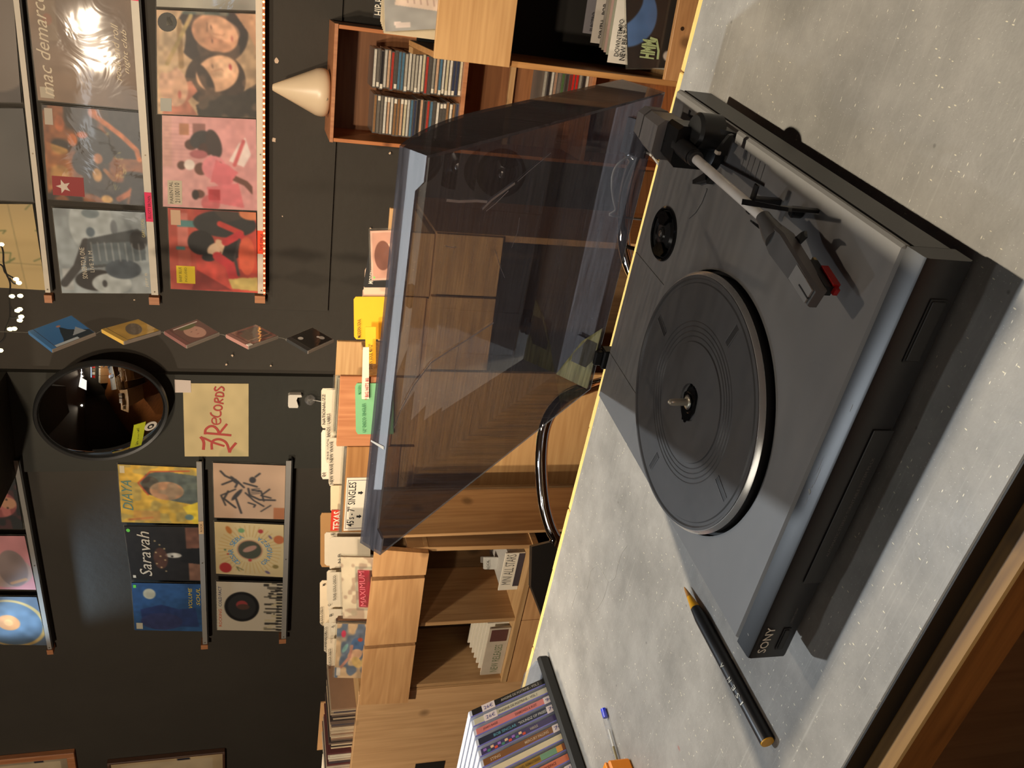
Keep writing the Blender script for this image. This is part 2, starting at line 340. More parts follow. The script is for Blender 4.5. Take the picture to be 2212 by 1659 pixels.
def text(s, org, rv, uv, width, height, mat, parent, name='lettering', depth=.0004, shear=0, keep=False, label=None, bold=0):
    key = (s, shear, bold)
    if key not in TXT:
        cu = bpy.data.curves.new('t', 'FONT'); cu.body = s; cu.resolution_u = 2; cu.shear = shear; cu.offset = bold; cu.align_x = 'LEFT'
        o = bpy.data.objects.new('t', cu); C.objects.link(o)
        dg = bpy.context.evaluated_depsgraph_get(); me = bpy.data.meshes.new_from_object(o.evaluated_get(dg))
        TXT[key] = (np.array([v.co[:2] for v in me.vertices]), [tuple(p.vertices) for p in me.polygons])
        bpy.data.objects.remove(o); bpy.data.curves.remove(cu); bpy.data.meshes.remove(me)
    v, f = TXT[key]
    if len(v) == 0: return None
    v = v-v.min(0); sz = v.max(0); k = np.array([width/sz[0], height/sz[1]])
    if keep: k[:] = min(k)
    rv = np.array(rv, float); uv = np.array(uv, float); n = np.cross(rv, uv)
    pts = [np.array(org, float)+rv*a[0]*k[0]+uv*a[1]*k[1]+n*depth for a in v]
    off = LOC[parent.name]; me = bpy.data.meshes.new(name); me.from_pydata([tuple(p-off) for p in pts], [], f); me.materials.append(mat)
    o = bpy.data.objects.new(name, me); C.objects.link(o); o.parent = parent; LOC[o.name] = off
    return tag(o, label)
# ---- flat printed art: a fine vertex grid coloured by drawing operations
def vnoise(n, s, seed):
    r = np.random.RandomState(seed); g = r.rand(s+2, s+2); t = np.linspace(0, s, n, endpoint=False); i = t.astype(int); f = t-i; f = f*f*(3-2*f)
    a = g[i][:, i]; b_ = g[i+1][:, i]; c = g[i][:, i+1]; d = g[i+1][:, i+1]; fx = f[None, :]; fy = f[:, None]
    return (a*(1-fy)+b_*fy)*(1-fx)+(c*(1-fy)+d*fy)*fx
def art(n, bg, ops):
    im = np.ones((n, n, 3))*np.array(bg, float); yy, xx = np.mgrid[0:n, 0:n]/(n-1.)
    for op in ops:
        k = op[0]
        if k == 'e':
            _, cx, cy, rx, ry, col = op[:6]; rot = op[6] if len(op) > 6 else 0; al = op[7] if len(op) > 7 else 1
            dx, dy = xx-cx, yy-cy; a = dx*math.cos(rot)+dy*math.sin(rot); b_ = -dx*math.sin(rot)+dy*math.cos(rot); m = np.clip((1.03-np.sqrt((a/rx)**2+(b_/ry)**2))*min(rx, ry)*n*.8, 0, 1)*al
        elif k == 'p':
            _, pts, col = op[:3]; al = op[3] if len(op) > 3 else 1; m = np.zeros((n, n), bool); j = len(pts)-1
            for i in range(len(pts)):
                (xi, yi), (xj, yj) = pts[i], pts[j]
                if yi != yj: m ^= ((yi > yy) != (yj > yy)) & (xx < (xj-xi)*(yy-yi)/(yj-yi)+xi)
                j = i
            m = m*al
        elif k == 'r':
            _, x0, y0, x1, y1, col = op[:6]; al = op[6] if len(op) > 6 else 1; m = ((xx >= x0) & (xx <= x1) & (yy >= y0) & (yy <= y1))*al
        elif k == 'l':
            _, pts, wd, col = op[:4]; al = op[4] if len(op) > 4 else 1; m = np.zeros((n, n))
            for (x1, y1), (x2, y2) in zip(pts[:-1], pts[1:]):
                L2 = (x2-x1)**2+(y2-y1)**2+1e-9; t = np.clip(((xx-x1)*(x2-x1)+(yy-y1)*(y2-y1))/L2, 0, 1); d = np.hypot(xx-x1-t*(x2-x1), yy-y1-t*(y2-y1)); m = np.maximum(m, np.clip((wd/2-d)*n+.5, 0, 1))
            m = m*al
        elif k == 'n':
            _, s, amp, seed = op; im = im*(1+amp*(vnoise(n, s, seed)-.5)[..., None]*2); continue
        elif k == 'b':      # blotches of a colour where noise is high
            _, s, thr, col, seed, al = op; m = np.clip((vnoise(n, s, seed)-thr)*8, 0, 1)*al
        elif k == 'g':      # vertical gradient between two heights
            _, y0, y1, col, al = op; m = np.clip((yy-y0)/(y1-y0), 0, 1)*al
        im = im*(1-m[..., None])+np.array(col, float)*m[..., None]
    if n >= 100:
        for _ in range(1 if n < 140 else 2):
            for ax_ in (0, 1): im = (im*2+np.roll(im, 1, ax_)+np.roll(im, -1, ax_))/4
    im = im*.84+im.mean(2, keepdims=True)*.16
    return np.clip(im, 0, 255)
def panel(name, im, quad, mat, parent, th=0., fn=None):
    """quad: four corners bottom-left, bottom-right, top-right, top-left in frame coordinates; im row 0 is the bottom"""
    n = im.shape[0]; a, b_, c, d = [np.array(q, float) for q in quad]; off = LOC[parent.name]
    t = np.linspace(0, 1, n); X, Y = np.meshgrid(t, t); X = X[..., None]; Y = Y[..., None]
    V = ((a*(1-X)+b_*X)*(1-Y)+(d*(1-X)+c*X)*Y-off).reshape(-1, 3)
    idx = np.arange(n*n).reshape(n, n); F = np.stack([idx[:-1, :-1], idx[:-1, 1:], idx[1:, 1:], idx[1:, :-1]], -1).reshape(-1, 4)
    me = bpy.data.meshes.new(name); me.from_pydata(V.tolist(), [], F.tolist())
    L_ = im.reshape(-1, 3)/255.; L_ = np.where(L_ <= .04045, L_/12.92, ((L_+.055)/1.055)**2.4)
    at = me.color_attributes.new('Col', 'FLOAT_COLOR', 'POINT'); at.data.foreach_set('color', np.concatenate([L_, np.ones((len(L_), 1))], 1).astype(np.float32).ravel())
    me.materials.append(mat); o = bpy.data.objects.new(name, me); C.objects.link(o); o.parent = parent; LOC[o.name] = off; return o

# ================================================================ the room
def struct(name, mb, mat, fr, label=None): return obj(name, mb, mat, None, fr, kind='structure', label=label)
FLZ = -1.0
cor = np.linalg.solve(np.array([N1[:2], N2[:2]]), np.array([3.2509, 2.957]))
cx1 = F1.l([cor[0], cor[1], 0])[0]; cx2 = F2.l([cor[0], cor[1], 0])[0]
wr = struct('wall_right', B(cx1, 3.2, 0, .12, FLZ, 1.75), M_wall, F1, 'matt black painted wall carrying three record ledges')
wl = struct('wall_left', B(-5.5, cx2, 0, .12, FLZ, 1.75), M_wall, F2, 'matt black painted wall left of the mirror pillar')
struct('wall_back', B(-5, 4, -3.3, -3.2, FLZ, 1.75), M_wall, FW); struct('wall_side_left', B(-5.1, -5, -3.3, 6.2, FLZ, 1.75), M_wall, FW); struct('wall_side_right', B(4, 4.1, -3.3, 3.2, FLZ, 1.75), M_wall, FW)
struct('ceiling', B(-5.2, 4.2, -3.4, 6.5, 1.75, 1.8), P('ceiling_paint', (70, 66, 60), .8), FW)
struct('floor', B(-5.2, 4.2, -3.4, 6.5, FLZ-.05, FLZ), wood('floor_wood', (190, 120, 66), (140, 84, 44), 0, .5, .45), FW)
a1, _ = F1.px(300, 1008, 0); a0, _ = F1.px(300, 801, 0); _, zb = F1.px(36, 1005, -.03)
struct('pillar', B(a1, a0, -.03, .02, FLZ, 1.75), M_pillar, F1, 'dark green-black pillar behind mirror and handwritten sign')
struct('ceiling_beam', B(a1-.002, a0+.002, -.7, -.03, zb, 1.75), M_pillar, F1, 'dark beam running from the pillar under the ceiling')
pe, _ = F1.px(300, 655, 0)
struct('trim_1', B(pe, 3.2, -.012, 0, .18, 1.75), M_wall, F1, 'thin black board covering the wall behind the records')
for k, (ix, iy, s_) in enumerate([(597, 131, 9), (592, 302, 9), (842, 331, 5), (610, 467, 3), (489, 787, 5), (502, 768, 5), (585, 790, 4), (290, 648, 4), (800, 493, 4)]):      # chips in the wall paint
    x, z = F1.px(ix, iy, -.013); r = random.Random(k); m = MB(); q = s_*.0009
    m.prism([(x+q*(1.2 if k < 2 else 1)*math.cos(t)*r.uniform(.6, 1.2), z+q*math.sin(t)*r.uniform(.6, 1.2)) for t in [i*PI/4 for i in range(8)]], -.0145, -.0118)
    obj('paint_chip', m, P('bare_plaster', (215, 190, 165), .8), wr)
    if k == 0: wr['label'] = wr['label']

# ================================================================ table
TB0, TB1 = -.102, .484
tab = thing('table', 'worn grey laminate worktop with wood edging under the turntable', 'table', FT, (0, 0, FLZ))
obj('tabletop', B(-1.3, 1.25, TB0, TB1, -.0195, 0, .001), [laminate()], tab)
obj('front_edge', B(-1.3, 1.25, TB0-.0015, TB0-.0002, -.0195, -.001), BLKM, tab, label='black front edge')
EDGE = P('pale_wood_edge', (236, 200, 120), .5, noise=.2, nscale=80)
xs = [-1.3, -.62, -.34, -.12, .11, .4, .405, .8, 1.25]
jj = [F.hit(ix, iy, 2, 0)[0] for F, ix, iy in ((FT, 1152, 1405), (FT, 1196, 1240), (FT, 1227, 1100), (FT, 1272, 925), (FT, 1484, 163))]
xs = [-1.3]+jj+[1.25]
for k in range(len(xs)-1):
    obj('edge_strip', B(xs[k]+.0006, xs[k+1]-.0006, TB1, TB1+.011+(.0015 if k % 2 else 0), -.019, -.0003-(.0012 if k % 2 else 0), .0012), EDGE, tab)
BEAM = wood('beam_wood', (150, 112, 56), (98, 68, 32), 0, 1.1, .6)
obj('underframe', B(-1.28, 1.23, TB0+.04, TB1-.01, -.05, -.0198), DKW, tab)
obj('front_beam', B(-1.3, 1.25, -.1250, TB0+.035, -.058, -.0200, .0015), BEAM, tab, label='rough orange-brown timber beam under the front edge')
for x in (-1.2, 1.15):
    for y in (TB0+.05, TB1-.05): obj('leg', B(x-.035, x+.035, y-.035, y+.035, FLZ, -.0585, .003), BEAM, tab)
obj('lower_panel', B(-1.25, 1.2, TB0+.06, TB0+.075, -.62, -.1), DKW, tab)
# cardboard box under the table front
cb = thing('cardboard_box', 'brown cardboard box with notched flaps below the table beam', 'box', FT, (-.05, -.3, FLZ))
CBD = P('cardboard', (150, 118, 78), .8, noise=.15, nscale=20)
bx0, bx1, by0, by1, bt = -.35, .32, -.36, -.08, -.42
for nm, g in (('box_side', (bx0, bx1, by0, by0+.006)), ('box_side', (bx0, bx1, by1-.006, by1)), ('box_end', (bx0, bx0+.006, by0+.006, by1-.006)), ('box_end', (bx1-.006, bx1, by0+.006, by1-.006))):
    obj(nm, B(*g, FLZ+.002, bt), CBD, cb)
for s in (0, 1):
    m = MB(); pts = []; n = 9
    for i in range(n): x = bx0+.01+(bx1-bx0-.02)*i/(n-1); pts.append((x, by0+.1+(.02 if i % 2 else -.02)))
    m.prism([(bx0+.01, by0+.008), (bx1-.01, by0+.008)]+pts[::-1], bt-.012+s*.002, bt-.006+s*.002, 'z') if s == 0 else m.prism([(bx0+.01, by1-.008), (bx1-.01, by1-.008)]+[(p[0], p[1]+.09) for p in pts[::-1]], bt-.012, bt-.006, 'z')
    obj('box_flap', m, CBD, cb)
obj('box_bottom', B(bx0+.007, bx1-.007, by0+.007, by1-.007, FLZ, FLZ+.006), CBD, cb)

# ================================================================ turntable
W_, D_, HD = .360, .375, .056
tt = thing('turntable', 'black record player with open smoked dust cover on the grey table', 'turntable', FT, (W_/2, D_/2, 0))
def bake_bool(ob, cutters):
    for c in cutters:
        md = ob.modifiers.new('b', 'BOOLEAN'); md.operation = 'DIFFERENCE'; md.solver = 'EXACT'; md.object = c
    dg = bpy.context.evaluated_depsgraph_get(); me = bpy.data.meshes.new_from_object(ob.evaluated_get(dg)); ob.modifiers.clear(); old = ob.data; ob.data = me
    for c in cutters: bpy.data.objects.remove(c)
PC = (.1315, .1645); PR = .1192
obj('plinth', B(0, W_, .0005, D_, .018, .049, .0015), BLK, tt)
deck = obj('deck', B(0, W_, .0008, D_, .0485, HD, .0022), DECK, tt, label='matt charcoal top deck')
AC = (.231, .320); AR = .0275
cut = []
cut.append(obj('c', MB().lathe([(PR+.0022, .04), (PR+.0022, .07)], (PC[0], PC[1], 0), 128), BLK, tt))
cut.append(obj('c', MB().lathe([(AR, .051), (AR, .07)], (AC[0], AC[1], 0), 64), BLK, tt))
rec = [(.3495, .262), (.3515, .1745), (.3345, .1745), (.326, .262)]
cut.append(obj('c', MB().prism(rec, .0525, .07, 'z'), BLK, tt))
cut.append(obj('c', B(.3445, .3505, .2625, .338, .0538, .07), BLK, tt))
for gx0, gx1, gy0, gy1 in ((.1875, .1887, .292, .3756), (.0605, .0617, .274, .3756)): cut.append(obj('c', B(gx0, gx1, gy0, gy1, .0552, .07), BLK, tt))
bake_bool(deck, cut)
for i in range(5): obj('rib', B(.3335-i*.0004, .3485, .188+i*.0085, .189+i*.0085, .0524, .0531), DECK, tt)
fp = MB().prism([(-.0005, .018), (-.0005, .0553), (-.0165, .0543), (-.0182, .0535), (-.019, .0515), (-.0195, .021), (-.0175, .018)], -.0008, W_+.0008, 'x')
FP = P('front_plastic', (36, 36, 36), .42, noise=.05, nscale=120)
front = obj('front_panel', fp, FP, tt, sm=35, label='glossier black front bar with maker lettering')
FY = -.0200
MARK = P('scuff', (120, 118, 110), .6)
x, z = .196, .0548
for (sx, sy, sl, sw) in ((.1675, -.0072, .004, .0032), (.173, -.0080, .003, .0006), (.183, -.0088, .016, .0005), (.19, -.0066, .014, .0004), (.158, -.0085, .008, .0004), (.0165, -.0085, .0018, .0022), (.245, -.012, .006, .0005)):
    zz = .0553-(-sy)*.0010/.016
    obj('scuff_mark', MB().prism([(sx-sl/2, sy-sw/2), (sx+sl*.3, sy-sw*.6), (sx+sl/2, sy+sw*.3), (sx, sy+sw/2)], zz-.0004, zz+.00012, 'z'), MARK, front)
SILV = P('silver_print', (232, 226, 208), .3, metal=.1, noise=.03)
tl_ = FT.hit(1649, 1412, 1, FY); tr_ = FT.hit(1679, 1355, 1, FY)
text('SONY', (.0065, FY, .0415), (1, 0, 0), (0, 0, 1), .030, .0078, SILV, front, depth=.0002, bold=.006)
def recess(x0, x1, z0, z1):
    m = MB(); y = FY-.0003
    obj('button_slot', B(x0, x1, FY-.0002, FY+.0005, z0, z1, .0002), P('slot_black', (10, 10, 10), .5), front)
    obj('button', B(x0+.0015, x1-.0015, FY-.0011, FY, z0+.0015, z1-.0015, .0006), P('button_black', (26, 25, 25), .45), front)
recess(.009, .034, .026, .033); recess(.287, .334, .025, .038)
fl = obj('front_flap', B(.085, .232, FY-.0007, FY+.0003, .0185, .0355, .0006), P('flap_black', (33, 32, 31), .4), front, label='flap with small grey lettering')
text('AUTOMATIC STEREO TURNTABLE SYSTEM PS-LX', (.113, FY-.0007, .0245), (1, 0, 0), (0, 0, 1), .095, .0024, P('grey_print', (105, 100, 92), .6), front, depth=.0001)
text('START / STOP', (.04, FY, .0285), (1, 0, 0), (0, 0, 1), .017, .0018, P('grey_print', (105, 100, 92), .6), front, depth=.0001)
for fx in (.04, .32):
    for fy in (.03, .33): obj('foot', MB().lathe([(.0165, .0003), (.018, .003), (.0175, .0182)], (fx, fy, 0), 24), P('rubber', (18, 18, 18), .7), tt, sm=40)
# platter
pl = obj('platter', MB().lathe([(.1194, .0632), (.1195, .0636), (.1166, .0671), (.1163, .0673), (.1155, .0673)], (PC[0], PC[1], 0), 160, cap=False), P('platter_alu', (245, 243, 236), .24, metal=.8, noise=.03, nscale=60), tt, sm=25, label='silver platter rim')
obj('gap_shade_skirt', MB().lathe([(.02, .050), (.1165, .050), (.1180, .0545), (.1188, .0631), (.1175, .0640)], (PC[0], PC[1], 0), 128, cap=False), BLKM, pl, sm=40)  # platter side painted black for the shaded gap below the silver rim
prof = [(.0, .0655), (.003, .0655), (.0045, .0655), (.0165, .0655), (.0175, .0672), (.0555, .0672), (.0562, .0660), (.0600, .0660), (.0606, .0667), (.0612, .0660), (.0645, .0662), (.0651, .0669), (.0657, .0662), (.0690, .0664), (.0696, .0671), (.0702, .0664), (.0735, .0666), (.0741, .0673), (.0747, .0667),
        (.0775, .0670), (.1085, .0674), (.1095, .0664), (.1122, .0664), (.1135, .0680), (.1156, .0680), (.1160, .0670), (.1156, .0600)]
mat_ = obj('platter_mat', MB().lathe(prof, (PC[0], PC[1], 0), 160, cap=False), P('rubber_mat', (86, 85, 84), .36, noise=.12, nscale=60), tt, sm=30, label='black ringed rubber mat')
for a in (70, -20, 163, -108):
    a = math.radians(a); ca, sa = math.cos(a), math.sin(a)
    def slot(mb, r0, r1, hw, z0, z1):
        q = [(PC[0]+r*ca-t*sa, PC[1]+r*sa+t*ca) for r, t in ((r0, -hw), (r1, -hw), (r1, hw), (r0, hw))]; mb.prism(q, z0, z1, 'z')
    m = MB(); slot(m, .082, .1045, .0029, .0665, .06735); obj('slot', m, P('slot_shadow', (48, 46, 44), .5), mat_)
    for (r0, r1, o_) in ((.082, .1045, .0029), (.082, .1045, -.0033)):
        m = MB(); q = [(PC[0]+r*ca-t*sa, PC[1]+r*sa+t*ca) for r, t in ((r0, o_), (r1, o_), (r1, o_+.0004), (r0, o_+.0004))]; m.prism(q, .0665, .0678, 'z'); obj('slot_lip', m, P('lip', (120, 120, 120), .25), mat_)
rr = random.Random(4)
m = MB().prism([(PC[0]-.001+(.0125+rr.uniform(-.0016, .0016))*math.cos(t)*1.45, PC[1]+(.0125+rr.uniform(-.0014, .0014))*math.sin(t)*.9) for t in [i*2*PI/34 for i in range(34)]], .0660, .0677, 'z')
obj('torn_centre', m, P('hub_black', (12, 12, 12), .12), mat_, label='ragged glossy black torn centre')
obj('centre_ring', MB().lathe([(.0085, .0676), (.0095, .0684), (.0105, .0676)], (PC[0], PC[1], 0), 48, cap=False), BLKG, mat_, sm=40)
obj('spindle', MB().lathe([(.0052, .0670), (.0055, .0694), (.0050, .0698), (.0034, .0700), (.00345, .0800), (.0033, .0835), (.0027, .0862), (.0015, .0880), (.0, .0886)], (PC[0], PC[1], 0), 32), P('spindle_metal', (214, 206, 184), .25, metal=.45, noise=.03), tt, sm=35, label='silver centre spindle')
obj('spindle_washer', MB().lathe([(.0056, .0678), (.0068, .0690), (.0058, .0692)], (PC[0], PC[1], 0), 32, cap=False), STEEL, tt, sm=40)
# 45 rpm adapter in its well
ad = obj('adapter_ring', MB().lathe([(.0276, .0558), (.0274, .0575), (.0258, .0590), (.0245, .0580), (.0240, .0545)], (AC[0], AC[1], 0), 96, cap=False), BLKG, tt, sm=40, label='glossy black ring of the single adapter')
m = MB().lathe([(.0, .0585), (.0035, .0590), (.0045, .0602), (.0060, .0602), (.0072, .0585), (.0100, .0580), (.0150, .0570), (.0170, .0545), (.0195, .0545), (.0200, .0562), (.0236, .0566), (.0240, .0535)], (AC[0], AC[1], 0), 72)
ad2 = obj('adapter_disc', m, P('adapter_black', (38, 38, 38), .2), tt, sm=30)
for a in (20, 200):
    a = math.radians(a); m = MB(); q = [(AC[0]+r*math.cos(t), AC[1]+r*math.sin(t)) for r, t in [(.0095, a-.5), (.0225, a-.75), (.023, a-.3), (.023, a+.2), (.0215, a+.6), (.0095, a+.45)]]; m.prism(q, .0560, .0605, 'z'); obj('adapter_opening', m, P('opening_black', (5, 5, 5), .1), ad2)
obj('adapter_hub', MB().lathe([(.0, .0612), (.0012, .0612), (.0022, .0606), (.0036, .0604)], (AC[0], AC[1], 0), 24), STEEL, ad2, sm=40)
# tonearm: axis from pivot (back) to headshell (front)
A0 = np.array([.3335, .258, .0885]); A1 = np.array([.3300, .114, .0865]); A2 = np.array([.3075, .034, .0840])
GREY = P('arm_grey', (140, 136, 133), .42, noise=.05); ARMB = P('arm_black', (24, 24, 24), .38)
arm = obj('tonearm', MB().tube([A0+(A1-A0)*t for t in (.13, .5, 1.)], .0041, 24), P('arm_alu', (240, 236, 228), .3, metal=.0, noise=.03), tt, sm=60, label='straight silver tonearm tube')
def bx_at(mb, c, d, L0, L1, w0, w1, z0, z1, wz=None, ch=0):
    """wedge along direction d (xy) from distance L0 to L1, half-widths w0,w1, heights z0..z1"""
    d = np.array(d[:2])/np.linalg.norm(d[:2]); n = np.array([-d[1], d[0]])
    q = [np.array(c[:2])+d*L0+n*w0, np.array(c[:2])+d*L0-n*w0, np.array(c[:2])+d*L1-n*w1, np.array(c[:2])+d*L1+n*w1]
    return mb.prism([tuple(p) for p in q], z0, z1, 'z')
# counterweight: two grey bevelled blocks and black carriage
def block(y0, y1, x0, x1, z0, z1, c, nm, mt, lab=None, taper=.003):
    m = MB()
    m.prism([(x0+c, z0), (x1-c, z0), (x1, z0+c), (x1, z1-c), (x1-c, z1), (x0+c, z1), (x0, z1-c), (x0, z0+c)], y0, y1, 'y')
    cxm, czm = (x0+x1)/2, (z0+z1)/2
    m.xf(lambda p: (cxm+(p[0]-cxm)*(1 if p[1] < (y0+y1)/2 else .9), p[1], czm+(p[2]-czm)*(1 if p[1] < (y0+y1)/2 else .93)))
    return obj(nm, m, mt, tt, label=lab)
block(.337, .354, .314, .347, .0720, .1010, .006, 'counterweight', GREY, 'grey outer counterweight')
block(.296, .332, .3125, .3485, .0690, .1035, .006, 'counterweight', GREY, 'grey inner counterweight')
obj('counterweight_shaft', MB().lathe([(.008, .28), (.008, .345)], (A0[0]-.003, 0, .087), 20, 'y'), BLKG, tt, sm=40)
block(.268, .297, .3150, .3520, .0600, .0960, .004, 'pivot_housing', ARMB, 'black pivot housing')
obj('pivot_base', MB().lathe([(.020, .0555), (.019, .0640), (.015, .0660)], (.3345, .270, 0), 40), ARMB, tt, sm=35)
obj('pivot_cap', MB().lathe([(.0155, .062), (.0155, .082), (.013, .085), (0, .0855)], (.3510, .262, 0), 40), ARMB, tt, sm=35)
obj('arm_collar', MB().tube([A0+(A1-A0)*t for t in (-.12, .06, .10, .101, .115, .116, .14)], [.0078, .0078, .0074, .0064, .0064, .0072, .0068], 24), P('collar', (52, 52, 52), .3), arm, sm=35)
obj('pivot_pin', MB().lathe([(.0022, 0), (.0022, .003)], (.3452, .2510, .0790), 12, 'z'), WHT, tt, label='small white pin')
m = MB(); m.prism([(.3420, .0670), (.3420, .0740), (.3455, .0770), (.3590, .0700), (.3600, .0665)], .2260, .2300, 'y'); lev = obj('cue_lever', m, ARMB, tt, label='black cueing lever')
obj('lever_tip', B(.3418, .3450, .2252, .2308, .0735, .0775, .0006), WHT, lev, label='white lever tip')
obj('fin', MB().prism([(.2400, .0560), (.2500, .0720), (.2530, .0730), (.2580, .0560)], .3540, .3580, 'x'), ARMB, tt)
for (x0, y0, x1, y1, zt) in ((.3130, .2580, .3000, .2780, .0640), (.3180, .2480, .3080, .2560, .0625)):
    m = MB(); v = np.array([x1-x0, y1-y0]); v = v/np.linalg.norm(v); n = np.array([-v[1], v[0]])*.0036
    m.prism([(x0+n[0], y0+n[1]), (x0-n[0], y0-n[1]), (x1-n[0]*.5, y1-n[1]*.5), (x1+n[0]*.5, y1+n[1]*.5)], .0562, zt, 'z'); obj('lifter_arm', m, ARMB, tt)
obj('arc_rail', MB().tube([(.300-.045*math.sin(t), .262+.0-.045*math.cos(t)+.045, .0565) for t in (.0, .3, .6, .9)], .0008, 8), DECK, tt, sm=50)
# arm rest with clip
obj('rest_post', B(.3290, .3350, .1440, .1500, .0555, .0800, .0008), ARMB, tt)
rest = obj('arm_rest', B(.3210, .3450, .1440, .1500, .0790, .0815, .0008), ARMB, tt)
c1 = FT.hit(1607, 436, 2, .0925); c2 = FT.hit(1703, 453, 2, .0905); dd = c2-c1; dd /= np.linalg.norm(dd); nn = np.array([-dd[1], dd[0], 0])*.0022
m = MB(); m.add([tuple(c1+nn+[0, 0, -.001]), tuple(c1-nn+[0, 0, -.001]), tuple(c2-nn*.6+[0, 0, -.003]), tuple(c2+nn*.6+[0, 0, -.003]), tuple(c1+nn+[0, 0, .0018]), tuple(c1-nn+[0, 0, .0018]), tuple(c2-nn*.6), tuple(c2+nn*.6)], [(0, 1, 2, 3), (7, 6, 5, 4), (0, 1, 5, 4), (1, 2, 6, 5), (2, 3, 7, 6), (3, 0, 4, 7)])
obj('rest_clip', m, BLKG, rest, label='black clip bar over the arm')
cm = c1*.25+c2*.75; obj('clip_upright', B(cm[0]-.0015, cm[0]+.0015, cm[1]-.002, cm[1]+.002, .0562, .0885, .0005), ARMB, rest)
kn = FT.hit(1716, 458, 2, .062); obj('rest_knob', MB().lathe([(.0030, .0555), (.0045, .057), (.0045, .0640), (.0030, .0655)], (kn[0], kn[1], 0), 16), ARMB, tt, sm=40)
obj('clip_tab', MB().prism([(.3130, .0700), (.3130, .0730), (.3170, .0800), (.3185, .0800), (.3150, .0720), (.3160, .0700)], .1370, .1410, 'y'), ARMB, rest)
# headshell
d = A2-A1; d /= np.linalg.norm(d); Lh = np.linalg.norm(A2-A1)
HS = P('headshell_grey', (100, 99, 98), .33, noise=.05)
obj('shell_neck', MB().tube([A1-d*.002, A1+d*.004, A1+d*.018, A1+d*.024], [.0056, .0060, .0086, .0088], 20), P('neck', (92, 91, 89), .3), arm, sm=40, label='tapered grey neck of the headshell')
m = MB(); n2 = np.array([-d[1], d[0], 0])
def hp(l, s, h): return tuple(A1+d*l+n2*s+np.array([0, 0, h]))
sec = [(.018, .0060, .0080, .0055, -.004), (.030, .0090, .0105, .0050, -.006), (.058, .0075, .0090, .0035, -.007), (.0585, .0075, .0090, .0035, -.007), (.0875, .0062, .0078, .0020, -.006)]
vs = []
for l, w0, w1, ht, hb in sec: vs += [hp(l, w0, ht), hp(l, -w0, ht), hp(l, -w1, ht-.0025), hp(l, -w1, hb), hp(l, w1, hb), hp(l, w1, ht-.0025)]
fs = [tuple(range(6)), tuple(range(len(vs)-1, len(vs)-7, -1))]+[(i*6+k, i*6+(k+1) % 6, (i+1)*6+(k+1) % 6, (i+1)*6+k) for i in range(len(sec)-1) for k in range(6)]
obj('headshell', MB().add(vs, fs), HS, arm, label='dark grey wedge-shaped headshell')
m = MB(); m.add([hp(l, s, h) for h in (.0024, .0038) for l, s in ((.0595, .0066), (.0595, -.0066), (.0855, -.0058), (.0855, .0058))], [(0, 1, 2, 3), (4, 5, 6, 7), (0, 1, 5, 4), (1, 2, 6, 5), (2, 3, 7, 6), (3, 0, 4, 7)]); obj('headshell_plate', m, P('plate_grey', (150, 149, 146), .28), arm, label='lighter grey cartridge plate')
m = MB(); m.add([hp(l, s, h) for h in (.0030, .0042) for l, s in ((.072, -.0016), (.072, -.0006), (.086, -.0006), (.086, -.0016))], [(0, 1, 2, 3), (4, 5, 6, 7), (0, 1, 5, 4), (1, 2, 6, 5), (2, 3, 7, 6), (3, 0, 4, 7)]); obj('plate_groove', m, BLKM, arm)
m = MB(); m.add([hp(l, s, h) for l, s, h in ((.034, .0085, -.004), (.034, .0150, -.0075), (.038, .0195, -.0060), (.043, .0210, -.0025), (.0455, .0205, -.0022), (.042, .0170, -.0062), (.040, .0085, -.0055), (.034, .0085, -.0065), (.034, .0150, -.0095), (.038, .0195, -.0080), (.043, .0210, -.0045), (.0455, .0205, -.0042), (.042, .0170, -.0082), (.040, .0085, -.0075))],
    [(0, 1, 6), (1, 5, 6), (1, 2, 5), (2, 4, 5), (2, 3, 4), (7, 8, 13), (8, 12, 13), (8, 9, 12), (9, 11, 12), (9, 10, 11)]+[(i, (i+1) % 7, (i+1) % 7+7, i+7) for i in range(7)]); obj('finger_lift', m, ARMB, arm, label='curved black finger lift')
def hbox(l0, l1, s0, s1, h0, h1, nm, mt, lab=None):
    m = MB(); m.add([hp(l, s, h) for h in (h0, h1) for l, s in ((l0, s0), (l0, s1), (l1, s1), (l1, s0))], [(0, 1, 2, 3), (4, 5, 6, 7), (0, 1, 5, 4), (1, 2, 6, 5), (2, 3, 7, 6), (3, 0, 4, 7)]); return obj(nm, m, mt, arm, label=lab)
hbox(.056, .084, .0005, .0085, -.0140, -.0060, 'cartridge', ARMB)
hbox(.050, .068, .0040, .0062, -.0165, -.0140, 'stylus_bridge', P('stylus_cream', (186, 170, 120), .5), 'cream stylus bridge')
hbox(.064, .0835, .0020, .0105, -.0175, -.0120, 'stylus', P('stylus_red', (176, 28, 26), .35), 'red stylus guard')
hbox(.0835, .087, .0035, .0085, -.0165, -.0130, 'stylus_nose', P('stylus_red', (176, 28, 26), .35), 'red stylus nose')

